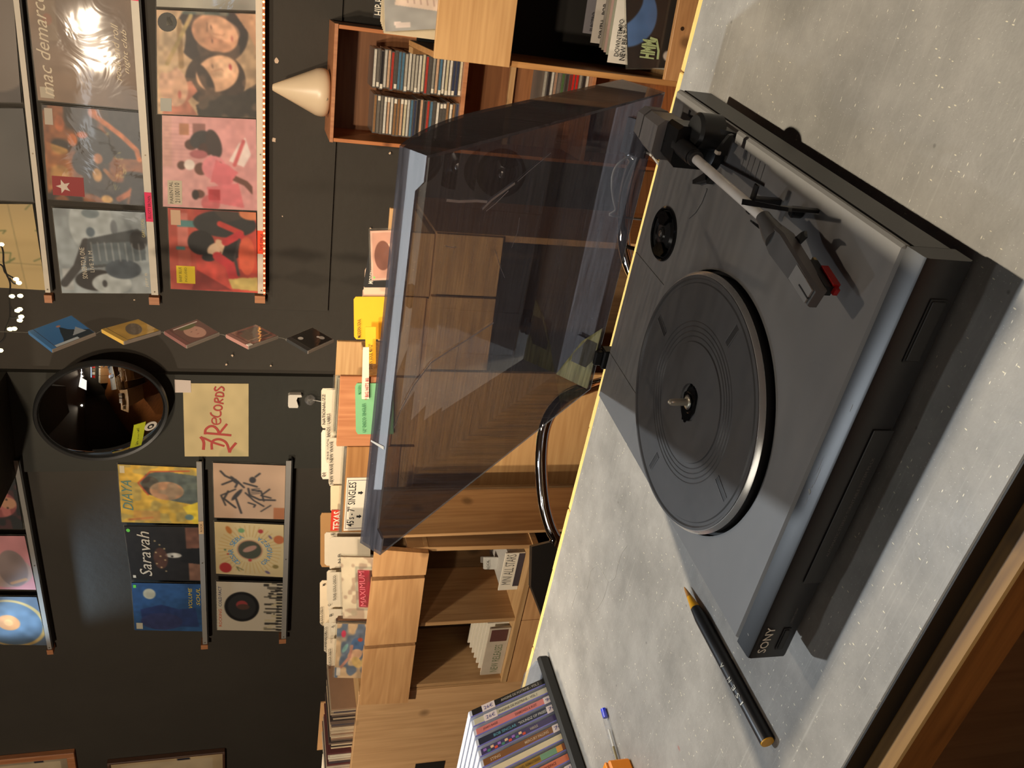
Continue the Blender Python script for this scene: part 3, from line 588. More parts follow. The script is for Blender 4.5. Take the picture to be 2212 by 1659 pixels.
# dust cover ------------------------------------------------------------
AL, AA, LB_, BF, YH, ZH, LX0, LX1 = .8094, .3889, .0487, .0228, .3871, .0617, .0012, .3531
def LPt(x, a, b): return (x, YH-a*math.cos(AL)+b*math.sin(AL), ZH+a*math.sin(AL)+b*math.cos(AL))
def bprof(a):
    if a < .25: return LB_
    t = (a-.25)/(AA-.25); return LB_-(LB_-BF)*(t**2.2)
LID = clear_mat('smoked_cover', (.55, .54, .545), .28, (140, 140, 150), .015, 1.62)
dc = MB(); As = [0, .1, .2, .25, .28, .305, .33, .35, .368, .38, AA]
vs = []
for a in As: vs += [LPt(LX0, a, 0), LPt(LX0, a, bprof(a)), LPt(LX1, a, bprof(a)), LPt(LX1, a, 0)]
fs = []
for i in range(len(As)-1): fs += [(4*i+k, 4*i+k+1, 4*i+k+5, 4*i+k+4) for k in range(3)]
dc.add(vs, fs); dc.add([LPt(LX0, 0, 0), LPt(LX1, 0, 0), LPt(LX1, 0, LB_), LPt(LX0, 0, LB_)], [(0, 1, 2, 3)])
fr_ = [(LX0, 0), (LX0+.018, 0), (LX0+.026, .0062), (LX1-.026, .0062), (LX1-.018, 0), (LX1, 0), (LX1, BF), (LX0, BF)]
dc.add([LPt(x, AA, b) for x, b in fr_], [(0, 1, 7), (1, 2, 7), (2, 3, 6, 7), (3, 4, 6), (4, 5, 6)])
cover = obj('dust_cover', dc, LID, tt, label='scratched translucent smoky lid standing open')
import bmesh
bm = bmesh.new(); bm.from_mesh(cover.data); bmesh.ops.remove_doubles(bm, verts=bm.verts, dist=1e-5); bmesh.ops.recalc_face_normals(bm, faces=bm.faces); bm.to_mesh(cover.data); bm.free()
md = cover.modifiers.new('thickness', 'SOLIDIFY'); md.thickness = .0024; md.offset = -1
GLARE = clear_mat('pocket_glare', (.75, .76, .66), .5, (226, 222, 160), .10)  # pale yellow haze colour imitates lamp glare on the clear pocket
for k, (px0, px1) in enumerate(((.030, .066), (.285, .321))):
    m = MB(); v = [LPt(x, a, b) for a, b in ((.0026, .003), (.0026, .028), (.007, .030), (.007, .003)) for x in (px0, px1)]
    m.add(v, [(0, 2, 4, 6), (1, 3, 5, 7), (0, 1, 3, 2), (2, 3, 5, 4), (4, 5, 7, 6), (6, 7, 1, 0)]); obj('hinge_pocket', m, LID, cover)
    hx = (px0+px1)/2
    h = obj('hinge', MB().box(hx-.012, hx+.012, D_+.0004, D_+.016, .040, .0605, .0015).box(hx-.009, hx+.009, D_+.004, D_+.014, .0600, .069, .001), ARMB, tt, label='black lid hinge block')
# clear pocket in the lid's left back corner, lamp glare painted in yellowish haze
m = MB(); v = [LPt(LX0+.003, .0045, LB_-.003), LPt(LX0+.003, .0045, .002), LPt(LX0+.085, .0045, .002), LPt(LX0+.060, .0045, .022)]
v += [LPt(LX0+.003, .0065, LB_-.003), LPt(LX0+.003, .0075, .002), LPt(LX0+.085, .0065, .002), LPt(LX0+.060, .0075, .022)]
m.add(v, [(0, 1, 2, 3), (4, 5, 6, 7), (0, 1, 5, 4), (1, 2, 6, 5), (2, 3, 7, 6), (3, 0, 4, 7)]); obj('corner_glare', m, GLARE, cover, label='clear lid corner pocket with yellowish lamp glare painted in')
# scratches on the cover's inner face
SCR = P('scratch_white', (190, 190, 196), .5)
def lid_scratch(pts, wd):
    """strokes given as (x, a) on the top panel's inner face"""
    m = MB(); P3 = [np.array(p, float) for p in pts]; L_ = []; R_ = []
    for i, p in enumerate(P3):
        t = P3[min(i+1, len(P3)-1)]-P3[max(i-1, 0)]; t /= np.linalg.norm(t); n = np.array([-t[1], t[0]])*wd/2; L_.append(p+n); R_.append(p-n)
    v = [LPt(q[0], q[1], bprof(q[1])-.0026) for q in L_]+[LPt(q[0], q[1], bprof(q[1])-.0026) for q in R_]; n = len(P3)
    m.add(v, [(i, i+1, n+i+1, n+i) for i in range(n-1)]); m.add([LPt(q[0], q[1], bprof(q[1])-.0028) for q in L_]+[LPt(q[0], q[1], bprof(q[1])-.0028) for q in R_], [(i, i+1, n+i+1, n+i) for i in range(n-1)])
    obj('scratch', m, SCR, cover)
def lid_uv(ix, iy):
    """where a line of sight meets the lid's top panel: (x, a)"""
    c = FT.l(CAM); r = FT.R @ ray(ix, iy); n = np.array([0, math.sin(AL), math.cos(AL)]); o = np.array(LPt(0, 0, LB_-.0026)); t = ((o-c) @ n)/(r @ n); p = c+r*t
    q = p-o; return p[0], q @ np.array([0, -math.cos(AL), math.sin(AL)])
for pts, wd in (([(832, 915), (850, 880), (885, 830), (930, 782), (975, 755), (1020, 727), (1066, 697)], .0016), ([(1042, 452), (1062, 432), (1095, 408), (1112, 396)], .0022), ([(1050, 456), (1070, 440), (1098, 412)], .0008),
                ([(960, 431), (990, 435), (1030, 434), (1052, 436)], .0022), ([(1118, 392), (1140, 372), (1190, 330)], .0006), ([(1105, 535), (1118, 500), (1122, 470)], .0004), ([(1070, 540), (1080, 575), (1090, 600)], .0004), ([(960, 530), (975, 534), (985, 533)], .0006)):
    uv = [lid_uv(*p) for p in pts]
    if all(0 < a < .384 for _, a in uv): lid_scratch(uv, wd)
m = MB(); m.add([LPt(x, AA+.0004, b) for x, b in ((.110, .002+.0062), (.113, .0085), (.1125, BF-.001), (.111, BF-.001))], [(0, 1, 2, 3)]); obj('crack_mark', m, WHT, cover)

# ================================================================ small things on the table
FPn = FT
# black drawing pencil / brush-pen
p0 = FT.hit(1479, 1268, 2, .006); p1 = FT.hit(1655, 1602, 2, .0075)
pd = (p1-p0); L = np.linalg.norm(pd); pd = pd/L; pr = .0066
pen = thing('wooden_pencil', 'thick black pencil with yellow tip lying left of the turntable', 'pencil', FT, (p1[0], p1[1], 0))
ax = lambda t, h=pr: (p0[0]+pd[0]*t, p0[1]+pd[1]*t, h)
obj('barrel', MB().tube([ax(t) for t in (.030, .045, L-.004, L)], [.0052, pr, pr, pr], 24), P('pencil_black', (34, 33, 32), .4, noise=.3, nscale=90), pen, sm=35, label='black barrel with pale lettering')
obj('sharpened_wood', MB().tube([ax(t) for t in (.014, .0305)], [.0028, .0053], 20), P('pencil_yellow', (238, 166, 20), .45), pen, sm=35, label='yellow collar')
obj('tip', MB().tube([ax(t) for t in (0, .004, .0142)], [.0004, .0014, .0029], 16), P('pencil_tip', (172, 120, 62), .5), pen, sm=35, label='brown pointed tip')
obj('end_cap', MB().tube([ax(t) for t in (L-.0005, L+.0012)], [pr*.97, pr*.93], 24), P('pencil_yellow2', (236, 170, 40), .4), pen, sm=35, label='yellow end')
sv = np.array([-pd[1], pd[0], 0]); sv = sv if sv[0] > 0 else -sv      # up of the letters points to the right of the pencil
ANG = .2
for ch, px_, py_ in (('A', 1565, 1423), ('N', 1582, 1452), ('E', 1591, 1470), ('S', 1601, 1485), ('I', 1608, 1500)):
    q = FT.hit(px_, py_, 2, pr*2); t = (q-p0) @ pd
    uvp = np.array([-sv[0]*.94, -sv[1]*.94, .34]); uvp /= np.linalg.norm(uvp); rvp = -pd; nrm = np.cross(rvp, uvp)
    org = np.array(ax(t+.0022, pr))+nrm*(pr-.0002)-uvp*.0022
    text(ch, org, rvp, uvp, .0042 if ch != 'I' else .0014, .0044, P('pencil_ink', (215, 205, 180), .4), pen, depth=.0006)
# clear ballpoint
q0 = FT.hit(1303, 1531, 2, .0042); q1 = FT.hit(1338, 1659, 2, .0042); bd = (q1-q0)/np.linalg.norm(q1-q0)
bp_ = thing('ballpoint_pen', 'clear plastic ballpoint pen with blue end plug', 'pen', FT, (q0[0], q0[1], 0))
bx_ = lambda t, h=.0042: (q0[0]+bd[0]*t, q0[1]+bd[1]*t, h)
obj('barrel', MB().tube([bx_(.004), bx_(.13)], .0041, 6), clear_mat('clear_pen', (.93, .94, .95), .05, (230, 230, 235), .03), bp_)
obj('end_plug', MB().tube([bx_(0), bx_(.012)], .0036, 12), P('plug_blue', (30, 50, 200), .3), bp_, sm=40, label='blue end plug')
obj('refill', MB().tube([bx_(.028), bx_(.125)], .0014, 8), P('refill', (205, 200, 190), .3), bp_, sm=40); obj('refill_tip', MB().tube([bx_(.05), bx_(.1)], .0017, 8), P('brass', (150, 130, 80), .3, metal=.7), bp_, sm=40)
# orange case at the lower left corner
ov = FT.hit(1312, 1640, 2, .03)
oc = thing('orange_box', 'bright orange box at the table edge beside the disc rack', 'box', FT, (ov[0]-.06, ov[1]-.05, 0))
obj('body', B(ov[0]-.13, ov[0], ov[1]-.12, ov[1], 0, .030, .003), P('orange_plastic', (224, 130, 20), .45), oc); obj('lid', B(ov[0]-.128, ov[0]-.002, ov[1]-.118, ov[1]-.002, .0302, .034, .001), P('orange_plastic', (224, 130, 20), .45), oc)
# pale hairs on the laminate
for k, pts in enumerate(([(330, 450), (370, 340), (440, 320), (470, 190), (520, 150), (560, 200), (600, 265), (650, 240), (670, 150), (700, 60), (740, 0)], [(600, 265), (575, 360), (550, 420), (510, 475), (460, 505)])):
    pp = [FT.hit(1140+a/3.456, 1179+b_/3.456, 2, .0004) for a, b_ in pts]
    o = obj('hair', MB().tube(smooth_path(pp, 4), .00016, 5), P('hair', (190, 186, 176), .5), None, FT); tag(o, ['long pale curly hair lying on the worktop near its back edge', 'short pale hair branching off the long curly one'][k], 'hair')

# ================================================================ record ledges and records on the wall
RAIL = P('white_rail', (214, 206, 190), .5, noise=.05); RAILG = P('grey_rail', (150, 146, 140), .45, noise=.05)
def ledge(label, fr, pl_, pr_, hpx, y=-.052, rail=RAIL, group=None, block=True, tags=(), tip=.0):
    """pl_, pr_: pixels of the rail's top edge at its left and right ends"""
    x0, z0 = fr.px(*pl_, y); x1, z1 = fr.px(*pr_, y); _, zb_ = fr.px(pl_[0]+hpx, pl_[1], y); h = z0-zb_
    t = thing('record_ledge', label, 'shelf', fr, ((x0+x1)/2, 0, (z0+z1)/2-h), group)
    def zz(x): return z0+(z1-z0)*(x-x0)/(x1-x0)
    def bar(xa, xb, ya, yb, top, bot, nm, mt, lab=None):
        m = MB(); m.add([(x, y_, zz(x)+d) for d in (bot, top) for x, y_ in ((xa, ya), (xb, ya), (xb, yb), (xa, yb))], [(0, 1, 2, 3), (4, 5, 6, 7), (0, 1, 5, 4), (1, 2, 6, 5), (2, 3, 7, 6), (3, 0, 4, 7)]); return obj(nm, m, mt, t, label=lab)
    bar(x0, x1, y, y+.004, 0, -h, 'front_rail', rail)
    bar(x0+.004, x1, y+.0045, -.013 if fr is F1 else 0, -h-.0008, -h-.006, 'shaded_base_board', BLKM)  # board painted black to hold the shade on the ledge's underside
    if block: bar(x0-.040, x0-.012, y+.006, -.013 if fr is F1 else 0, h*.45, -h-.001, 'end_block', REDW)
    for k in range(2):
        xs_ = x0+.012+k*(x1-x0)*.47; m = MB().lathe([(.0028, y-.001), (.0028, y)], (xs_, 0, zz(xs_)-h/2), 10, 'y'); obj('screw', m, P('screw', (110, 100, 85), .4, metal=.6), t)
    for (iya, iyb, col, ink) in tags:
        xa, _ = fr.px(pl_[0], iya, y); xb, _ = fr.px(pl_[0], iyb, y); o = bar(xa, xb, y-.0012, y-.0002, 0, -h*.97, 'price_tag', P('tag%d_%d_%d' % col, col, .6, noise=.02), 'fluorescent price tag')
        text(ink, (xa+.012, y-.0012, zz(xa)-h*.72), (1, 0, 0), (0, 0, 1), (xb-xa)-.024, h*.42, INK, o)
    return t, zz
def corners(fr, TL, TR, BR, BL, y, yt=None):
    yt = y if yt is None else yt
    f = lambda p, yy: (lambda q: np.array([q[0], yy, q[1]]))(fr.px(p[0], p[1], yy)); return f(BL, y), f(BR, y), f(TR, yt), f(TL, yt)
def record(label, fr, TL, TR, BR, BL, im, y=-.030, yt=None, group=None, mat=None, cat='record', name='vinyl_record', edge=(60, 56, 50), drop=0.):
    q = list(corners(fr, TL, TR, BR, BL, y, y+.001 if yt is None else yt)); dz = np.array([0, 0, drop])
    q[0] = q[0]-dz; q[1] = q[1]-dz
    c = (q[0]+q[1])/2
    t = thing(name, label, cat, fr, tuple(c+np.array([0, .003, 0])), group)
    v = [p+np.array([0, .0006, 0]) for p in q]+[p+np.array([0, .0046, 0]) for p in q]
    obj('cardboard_sleeve', MB().add(v, [(0, 1, 2, 3), (7, 6, 5, 4), (0, 1, 5, 4), (1, 2, 6, 5), (2, 3, 7, 6), (3, 0, 4, 7)]), P('edge%d_%d_%d' % edge, edge, .7), t)
    panel('printed_front', im, q, mat or PRINT, t)
    if name == 'vinyl_record':
        g = .004; m_ = sum(q)/4; w_ = [p+np.array([g*np.sign(p[0]-m_[0]), .0052, g*np.sign(p[2]-m_[2])]) for p in q]
        m = MB().add(w_+[p+np.array([0, .0008, 0]) for p in w_], [(0, 1, 2, 3), (7, 6, 5, 4), (0, 1, 5, 4), (1, 2, 6, 5), (2, 3, 7, 6), (3, 0, 4, 7)]); obj('clear_outer_sleeve', m, SLEEVE, t)
    t_q = q
    def on(u, v_, d=.0006):
        p = (q[0]*(1-u)+q[1]*u)*(1-v_)+(q[3]*(1-u)+q[2]*u)*v_; return p+np.array([0, -d, 0])
    def put(s, u, v_, wu, hv, col, nm='printed_lettering', shear=0, rot=0):
        U = q[1]-q[0]; V_ = q[3]-q[0]; lu, lv = np.linalg.norm(U), np.linalg.norm(V_); U = U/lu; V_ = V_/lv
        if rot: U, V_ = U*math.cos(rot)+V_*math.sin(rot), V_*math.cos(rot)-U*math.sin(rot)
        return text(s, on(u, v_, 0), U, V_, wu*lu, hv*lv, P('ink%d_%d_%d' % col, col, .6, noise=.02), t, nm, depth=.0008, shear=shear)
    def stick(u0, v0, u1, v1, col, lab, nm='sticker', rnd=False):
        if rnd:
            cu, cv, ru, rv_ = (u0+u1)/2, (v0+v1)/2, (u1-u0)/2, (v1-v0)/2; pts = [on(cu+ru*math.cos(a), cv+rv_*math.sin(a)) for a in [i*2*PI/20 for i in range(20)]]
        else: pts = [on(u0, v0), on(u1, v0), on(u1, v1), on(u0, v1)]
        n = len(pts); m = MB().add([p for p in pts]+[p+np.array([0, .0005, 0]) for p in pts], [tuple(range(n)), tuple(range(2*n-1, n-1, -1))]+[(i, (i+1) % n, (i+1) % n+n, i+n) for i in range(n)])
        return obj(nm, m, P('stk%d_%d_%d' % col, col, .55, noise=.02), t, label=lab)
    return t, put, stick
l1, _ = ledge('topmost white-railed record ledge on the right wall', F1, (98, 632), (24, -40), 11)
l2, _ = ledge('middle white-railed record ledge on the right wall with pink price tags', F1, (327, 637), (279.5, -40), 15, tags=[(479, 416, (238, 40, 96), 'ELLIOTT BROWN'), (6, -45, (238, 40, 96), 'PRIX CLUB')])
l3, _ = ledge('lowest white-railed record ledge above the glowing light strip', F1, (557, 634), (551.6, -40), 15, tags=[(548, 498, (250, 80, 40), 'TAME IMPALA')])
RY = -.034; K_ = (20, 20, 22)
# lowest row
im = art(100, (150, 150, 140), [('n', 6, .2, 3), ('g', .0, 1., (190, 180, 150), .5)])
record('grey-beige record cut off by the frame, rightmost on the lowest ledge', F1, (338, 14), (335, -200), (553, -205), (556, 23), im, RY, group=None)
im = art(150, (196, 160, 120), [('n', 5, .12, 1), ('e', .80, .45, .30, .36, (46, 36, 34)), ('e', .80, .42, .17, .24, (214, 150, 112), -.3), ('e', .84, .34, .10, .18, (236, 180, 140), -.3, .5), ('e', .70, .40, .06, .16, (170, 110, 84), -.3, .4), ('e', .76, .25, .035, .015, (176, 84, 76), .1, .8), ('e', .86, .46, .03, .011, (70, 46, 40), .2, .8), ('e', .73, .45, .03, .011, (70, 46, 40), .1, .8), ('l', [(.80, .44), (.785, .34), (.80, .325)], .010, (176, 116, 90), .7), ('l', [(.90, .50), (.82, .50)], .008, (80, 54, 44), .7), ('p', [(.66, 0), (1, 0), (1, .22), (.82, .08)], (205, 150, 110)),
    ('e', .36, .42, .27, .30, (58, 44, 36)), ('e', .42, .40, .17, .22, (222, 168, 128), .35), ('e', .47, .34, .10, .12, (238, 190, 150), .35, .6), ('e', .38, .50, .03, .012, (70, 50, 46), .3, .8), ('e', .49, .45, .032, .012, (70, 50, 46), .2, .8), ('l', [(.44, .46), (.47, .36), (.45, .345)], .010, (186, 126, 100), .7), ('e', .49, .27, .038, .018, (176, 50, 56), .2, .9), ('e', .36, .52, .17, .06, (50, 38, 32), .5),
    ('p', [(0, 0), (.34, 0), (.22, .2), (.2, .5), (.1, .62), (0, .6)], (50, 44, 38)), ('p', [(.0, .60), (.14, .7), (.24, .6), (.34, .66), (.3, .9), (0, .95)], (186, 110, 86)), ('e', .28, .84, .20, .14, (206, 158, 128), .2), ('e', .66, .86, .26, .13, (200, 168, 128), -.3), ('l', [(.48, .76), (.9, .78)], .05, (150, 116, 70)), ('l', [(.5, .9), (.96, .66)], .04, (176, 150, 90)), ('e', .2, .78, .05, .02, (176, 70, 60)),
    ('r', .97, .28, 1, .75, (90, 120, 110), .6), ('b', 9, .6, (200, 150, 110), 5, .25), ('n', 22, .14, 9), ('n', 7, .12, 19)])
t, put, stick = record('record with several painted women faces on the lowest right ledge', F1, (340, 246), (338, 21), (553, 30), (556, 255), im, RY)
stick(.03, .86, .16, .97, (170, 170, 160), 'grey barcode label'); stick(.80, .80, .98, .99, (58, 56, 50), 'dark round sticker', rnd=True); stick(.86, .84, .94, .9, (170, 165, 150), 'pale barcode')
im = art(150, (224, 150, 150), [('g', .3, 1, (228, 170, 165), .8), ('n', 5, .06, 2), ('r', .45, .9, 1, 1, (214, 160, 140), .5)]+[('r', .52+.04*i, .62, .53+.04*i, .98, (190, 130, 126), .5) for i in range(11)]+[
    ('r', .80, .72, .92, .82, (186, 120, 84)), ('r', .80, .55, .93, .68, (150, 96, 90)),
    ('e', .70, .70, .06, .07, (84, 50, 40)), ('e', .76, .60, .09, .12, (50, 48, 50), .5), ('e', .66, .54, .07, .09, (70, 42, 36)), ('e', .72, .46, .16, .08, (60, 46, 44), .3), ('e', .60, .62, .05, .1, (176, 90, 96)),
    ('e', .47, .80, .05, .05, (96, 60, 48)), ('e', .48, .72, .06, .06, (236, 220, 210)), ('e', .44, .60, .07, .07, (104, 62, 50)), ('e', .46, .46, .13, .13, (232, 130, 140)), ('e', .38, .36, .13, .12, (226, 110, 120)), ('l', [(.5, .4), (.36, .26), (.3, .12), (.2, .03)], .06, (110, 66, 54)),
    ('p', [(.54, .3), (.72, .2), (.8, .12), (.62, .06), (.48, .14)], (236, 214, 208)), ('l', [(.5, .24), (.76, .14)], .04, (214, 90, 96)), ('p', [(.30, .5), (.55, .44), (.42, .2), (.28, .3)], (226, 104, 116)),
    ('e', .16, .62, .05, .06, (110, 66, 52)), ('e', .15, .66, .06, .04, (50, 36, 34)), ('p', [(.08, .52), (.24, .54), (.30, .2), (.02, .14)], (230, 110, 120)), ('r', .10, .4, .22, .52, (190, 40, 50)), ('e', .06, .5, .1, .1, (206, 60, 70), 0, .6), ('r', .0, .0, 1, .05, (222, 150, 150)), ('n', 20, .06, 5)])
t, put, stick = record('pink record of seated women in pink gowns, middle of the lowest ledge', F1, (352, 446), (350, 249), (553, 258), (556, 455), im, RY)
s1 = stick(.03, .80, .30, .95, (196, 184, 160), 'printed label with barcode'); put('PARENTAL', .04, .89, .24, .035, (40, 38, 34)); put('21100110', .05, .82, .22, .05, (40, 38, 34))
im = art(150, (190, 56, 44), [('n', 4, .2, 4), ('r', .0, .70, 1, 1, (196, 70, 52)), ('r', .55, .78, .95, .9, (214, 110, 96)), ('r', .2, .76, .52, .90, (206, 90, 70)), ('r', .78, .4, .86, .9, (70, 130, 130)), ('r', .50, .82, .54, .92, (70, 130, 130)), ('e', .84, .36, .16, .36, (40, 40, 40)), ('p', [(.9, .2), (1, .1), (1, .5), (.86, .36)], (60, 50, 44)), ('l', [(.84, .42), (.74, .18)], .07, (206, 50, 40)), ('e', .98, .06, .08, .14, (220, 120, 70)),
    ('e', .60, .64, .15, .15, (20, 18, 18)), ('e', .52, .46, .09, .12, (226, 186, 150), .4), ('e', .58, .40, .05, .10, (224, 180, 140), -.7), ('e', .49, .42, .02, .012, (150, 50, 40)), ('e', .42, .56, .05, .08, (20, 18, 18)), ('p', [(.42, .42), (.66, .34), (.72, .2), (.5, .16), (.36, .3)], (26, 22, 22)), ('l', [(.62, .36), (.72, .20), (.6, .1)], .09, (206, 36, 44)), ('l', [(.44, .46), (.34, .32), (.18, .28)], .11, (206, 36, 44)),
    ('p', [(.02, .0), (.2, .0), (.16, .34), (.04, .3)], (206, 176, 90)), ('e', .13, .16, .06, .12, (214, 186, 96)), ('p', [(.24, 0), (.68, 0), (.62, .2), (.3, .22)], (214, 60, 36)), ('e', .46, .12, .24, .10, (226, 84, 50)), ('l', [(.22, .22), (.44, .26), (.66, .2)], .03, (60, 50, 50)), ('p', [(.02, .3), (.26, .7), (.0, .76)], (150, 40, 34)), ('n', 16, .08, 6)])
t, put, stick = record('red record with dark-haired woman and yellow sticker, leftmost on lowest ledge', F1, (369, 624), (362, 449), (553, 459), (557, 633), im, RY)
stick(.08, .72, .30, .93, (236, 206, 30), 'yellow text sticker'); put('BABY BLUE', .10, .87, .18, .03, (90, 80, 20)); put('INCLUDED', .10, .81, .18, .025, (90, 80, 20)); stick(.80, .86, .98, .97, (206, 170, 140), 'pale barcode label')
# middle row
im = art(130, (110, 84, 62), [('g', .1, .9, (150, 120, 92), .6), ('n', 3, .15, 7), ('g', .0, -.2, (0, 0, 0), 0), ('r', .60, .74, .98, .90, (150, 128, 100), .6), ('e', .80, .83, .06, .05, (170, 100, 70), 0, .7), ('n', 12, .05, 8)])
t, put, stick = record('brown metallic record with white handwritten lettering and lamp glare', F1, (82, 216), (58, -6), (282, 0), (299, 237), im, RY)
put('mac demarco', .05, .83, .92, .13, (226, 214, 190), shear=.35); put('rock and roll', .26, .145, .52, .07, (222, 208, 180), shear=.4); put('night club', .33, .05, .40, .07, (222, 208, 180), shear=.4); stick(.03, .84, .14, .97, (190, 180, 160), 'small pale label')
im = art(150, (52, 42, 34), [('n', 5, .3, 10), ('p', [(.2, .72), (.56, .78), (.62, .98), (.1, .99)], (186, 136, 60)), ('e', .3, .9, .26, .10, (190, 134, 66), .2), ('b', 7, .5, (176, 96, 44), 11, .8), ('p', [(.5, .0), (1, .0), (1, .34), (.5, .3)], (44, 40, 38)), ('e', .62, .46, .20, .13, (44, 44, 42), .4), ('e', .42, .62, .14, .12, (44, 36, 30)),
    ('e', .66, .72, .07, .05, (206, 110, 52)), ('e', .72, .62, .04, .06, (200, 96, 40)), ('e', .82, .84, .09, .05, (190, 96, 44)), ('l', [(.94, .50), (.86, .38), (.74, .22), (.60, .08), (.50, .06)], .055, (214, 112, 44)), ('e', .96, .5, .06, .05, (206, 110, 56)), ('l', [(.34, .26), (.26, .34), (.36, .42)], .04, (190, 120, 60)), ('e', .48, .48, .06, .05, (196, 120, 64)), ('e', .3, .5, .08, .05, (206, 150, 76)), ('l', [(.05, .3), (.16, .14)], .06, (206, 106, 50)), ('e', .04, .42, .05, .06, (214, 160, 70)), ('p', [(0, 0), (.3, 0), (.2, .16), (0, .2)], (46, 40, 36)), ('n', 22, .16, 13)])
t, put, stick = record('brown and orange record of crowded figures, red star label, middle ledge', F1, (104, 430), (90, 226), (305, 244), (322, 444), im, RY)
stick(.05, .64, .26, .95, (150, 30, 32), 'dark red label')
m = MB(); q = corners(F1, (104, 430), (90, 226), (305, 244), (322, 444), RY, RY+.001)
cpt = (q[0]*.85+q[1]*.15)*.16+(q[3]*.85+q[2]*.15)*.84; m.prism([(cpt[0]+(.024 if i % 2 == 0 else .010)*math.sin(i*PI/5), cpt[2]+(.024 if i % 2 == 0 else .010)*math.cos(i*PI/5)) for i in range(10)], cpt[1]-.0016, cpt[1]-.0008); obj('star', m, P('star_white', (220, 205, 190), .6), t); stick(.80, .90, .97, .98, (190, 180, 165), 'small pale label')
im = art(150, (150, 164, 172), [('n', 4, .14, 14), ('r', .04, .86, .30, .97, (176, 184, 188)), ('e', .82, .60, .34, .24, (176, 190, 196)), ('e', .74, .62, .06, .05, (90, 110, 126)), ('e', .96, .6, .06, .1, (120, 140, 150)), ('e', .8, .36, .1, .04, (110, 120, 130)), ('p', [(.1, .88), (.86, .92), (.70, .60), (.52, .5), (.3, .66)], (66, 72, 78), .0), ('l', [(.12, .96), (.32, .80), (.62, .68)], .09, (60, 60, 62)), ('p', [(.30, .72), (.66, .66), (.80, .1), (.70, .0), (.34, .36)], (70, 78, 84)),
    ('p', [(.34, .64), (.60, .62), (.66, .02), (.42, .04)], (96, 112, 122)), ('e', .16, .60, .13, .24, (40, 38, 38)), ('e', .12, .44, .13, .22, (176, 188, 192)), ('e', .12, .52, .05, .03, (60, 60, 64)), ('p', [(.0, .0), (.26, .0), (.2, .2), (0, .24)], (160, 172, 178)), ('e', .3, .3, .12, .2, (70, 84, 98)), ('e', .66, .1, .12, .1, (56, 56, 58))]+[('l', [(.40, .62-.075*i), (.62, .63-.075*i)], .008, (190, 196, 196)) for i in range(9)]+[('n', 16, .10, 15)])
t, put, stick = record('blue-grey record with guitar neck and two faces, leftmost on middle ledge', F1, (134, 633), (113, 449), (313, 459), (329, 634), im, RY)
put('SONGS TO A ONE', .18, .70, .38, .055, (214, 206, 186)); put('LIVE 21 M', .26, .62, .26, .045, (200, 196, 180)); put('GARY LUCAS', .70, .02, .22, .035, (206, 196, 140)); put('JEFF B', .08, .03, .18, .035, (206, 200, 180))
# top row
im = art(60, (74, 64, 58), [('n', 4, .3, 16), ('e', .6, .2, .5, .4, (110, 96, 84))])
record('dark glossy record cut off above, rightmost on the topmost ledge', F1, (-190, 215), (-210, -20), (27, -20), (46, 222), im, RY)
im = art(60, (84, 82, 78), [('n', 3, .2, 17), ('e', .2, .9, .1, .1, (100, 140, 60))])
record('plain dark grey record cut off above, middle of the topmost ledge', F1, (-160, 425), (-180, 232), (50, 234), (73, 436), im, RY)
ops = [('n', 3, .06, 18)]
r = random.Random(6)
for k in range(11):
    x, y = r.random(), r.random(); pts = [(x, y)]
    for j in range(9): x += r.uniform(-.07, .09); y += r.uniform(-.12, .06); pts.append((x, y))
    ops.append(('l', pts, .012, (104, 120, 62)))
im = art(130, (196, 168, 106), ops+[('l', [(0, .2), (1, .26)], .006, (130, 120, 70)), ('l', [(.3, 0), (.34, 1)], .006, (130, 120, 70))])
record('beige map-like record with green lines, leftmost on the topmost ledge', F1, (-110, 615), (-140, 440), (70, 441), (99, 627), im, RY)
# light strip under the lowest ledge
strip_y = -.0570
x0s, z0s = F1.px(571, 637, strip_y); x1s, z1s = F1.px(569.5, -30, strip_y)
ls = thing('light_strip', 'strip of tiny lit lamps under the lowest record ledge, red at left', 'lights', F1, ((x0s+x1s)/2, strip_y, z0s))
obj('strip_tape', MB().add([(x0s, strip_y-.002, z0s-.004), (x1s, strip_y-.002, z1s-.004), (x1s, strip_y-.002, z1s+.004), (x0s, strip_y-.002, z0s+.004), (x0s, strip_y+.001, z0s-.004), (x1s, strip_y+.001, z1s-.004), (x1s, strip_y+.001, z1s+.004), (x0s, strip_y+.001, z0s+.004)], [(0, 1, 2, 3), (7, 6, 5, 4), (0, 1, 5, 4), (1, 2, 6, 5), (2, 3, 7, 6), (3, 0, 4, 7)]), P('strip_tape', (150, 90, 50), .4), ls)
n = 56
def glow(nm, col, s):
    m, nt, b = new_mat(nm); b.inputs['Base Color'].default_value = (*lin(col), 1); b.inputs['Emission Color'].default_value = (*lin(col), 1); b.inputs['Emission Strength'].default_value = s; return m
GW = glow('glow_warm', (255, 176, 84), 16); GR = glow('glow_red', (255, 96, 60), 14); GT = glow('glow_fairy', (255, 235, 170), 5)
bulb = {}
for k, mt in (('w', GW), ('r', GR)):
    bulb[k] = mkmesh('led', MB().lathe([(0, -.0035), (.0028, -.0026), (.0034, 0), (.0028, .002)], (0, 0, 0), 8, 'y'), mt, (0, 0, 0), 60)
for i in range(n):
    u = (i+.5)/n; red = u < .37 and (u < .30 or i % 2 == 0)
    o = bpy.data.objects.new('led', bulb['r' if red else 'w']); C.objects.link(o); o.parent = ls; o.location = Vector((x0s+(x1s-x0s)*u, strip_y-.003, z0s+(z1s-z0s)*u))-Vector(LOC[ls.name])
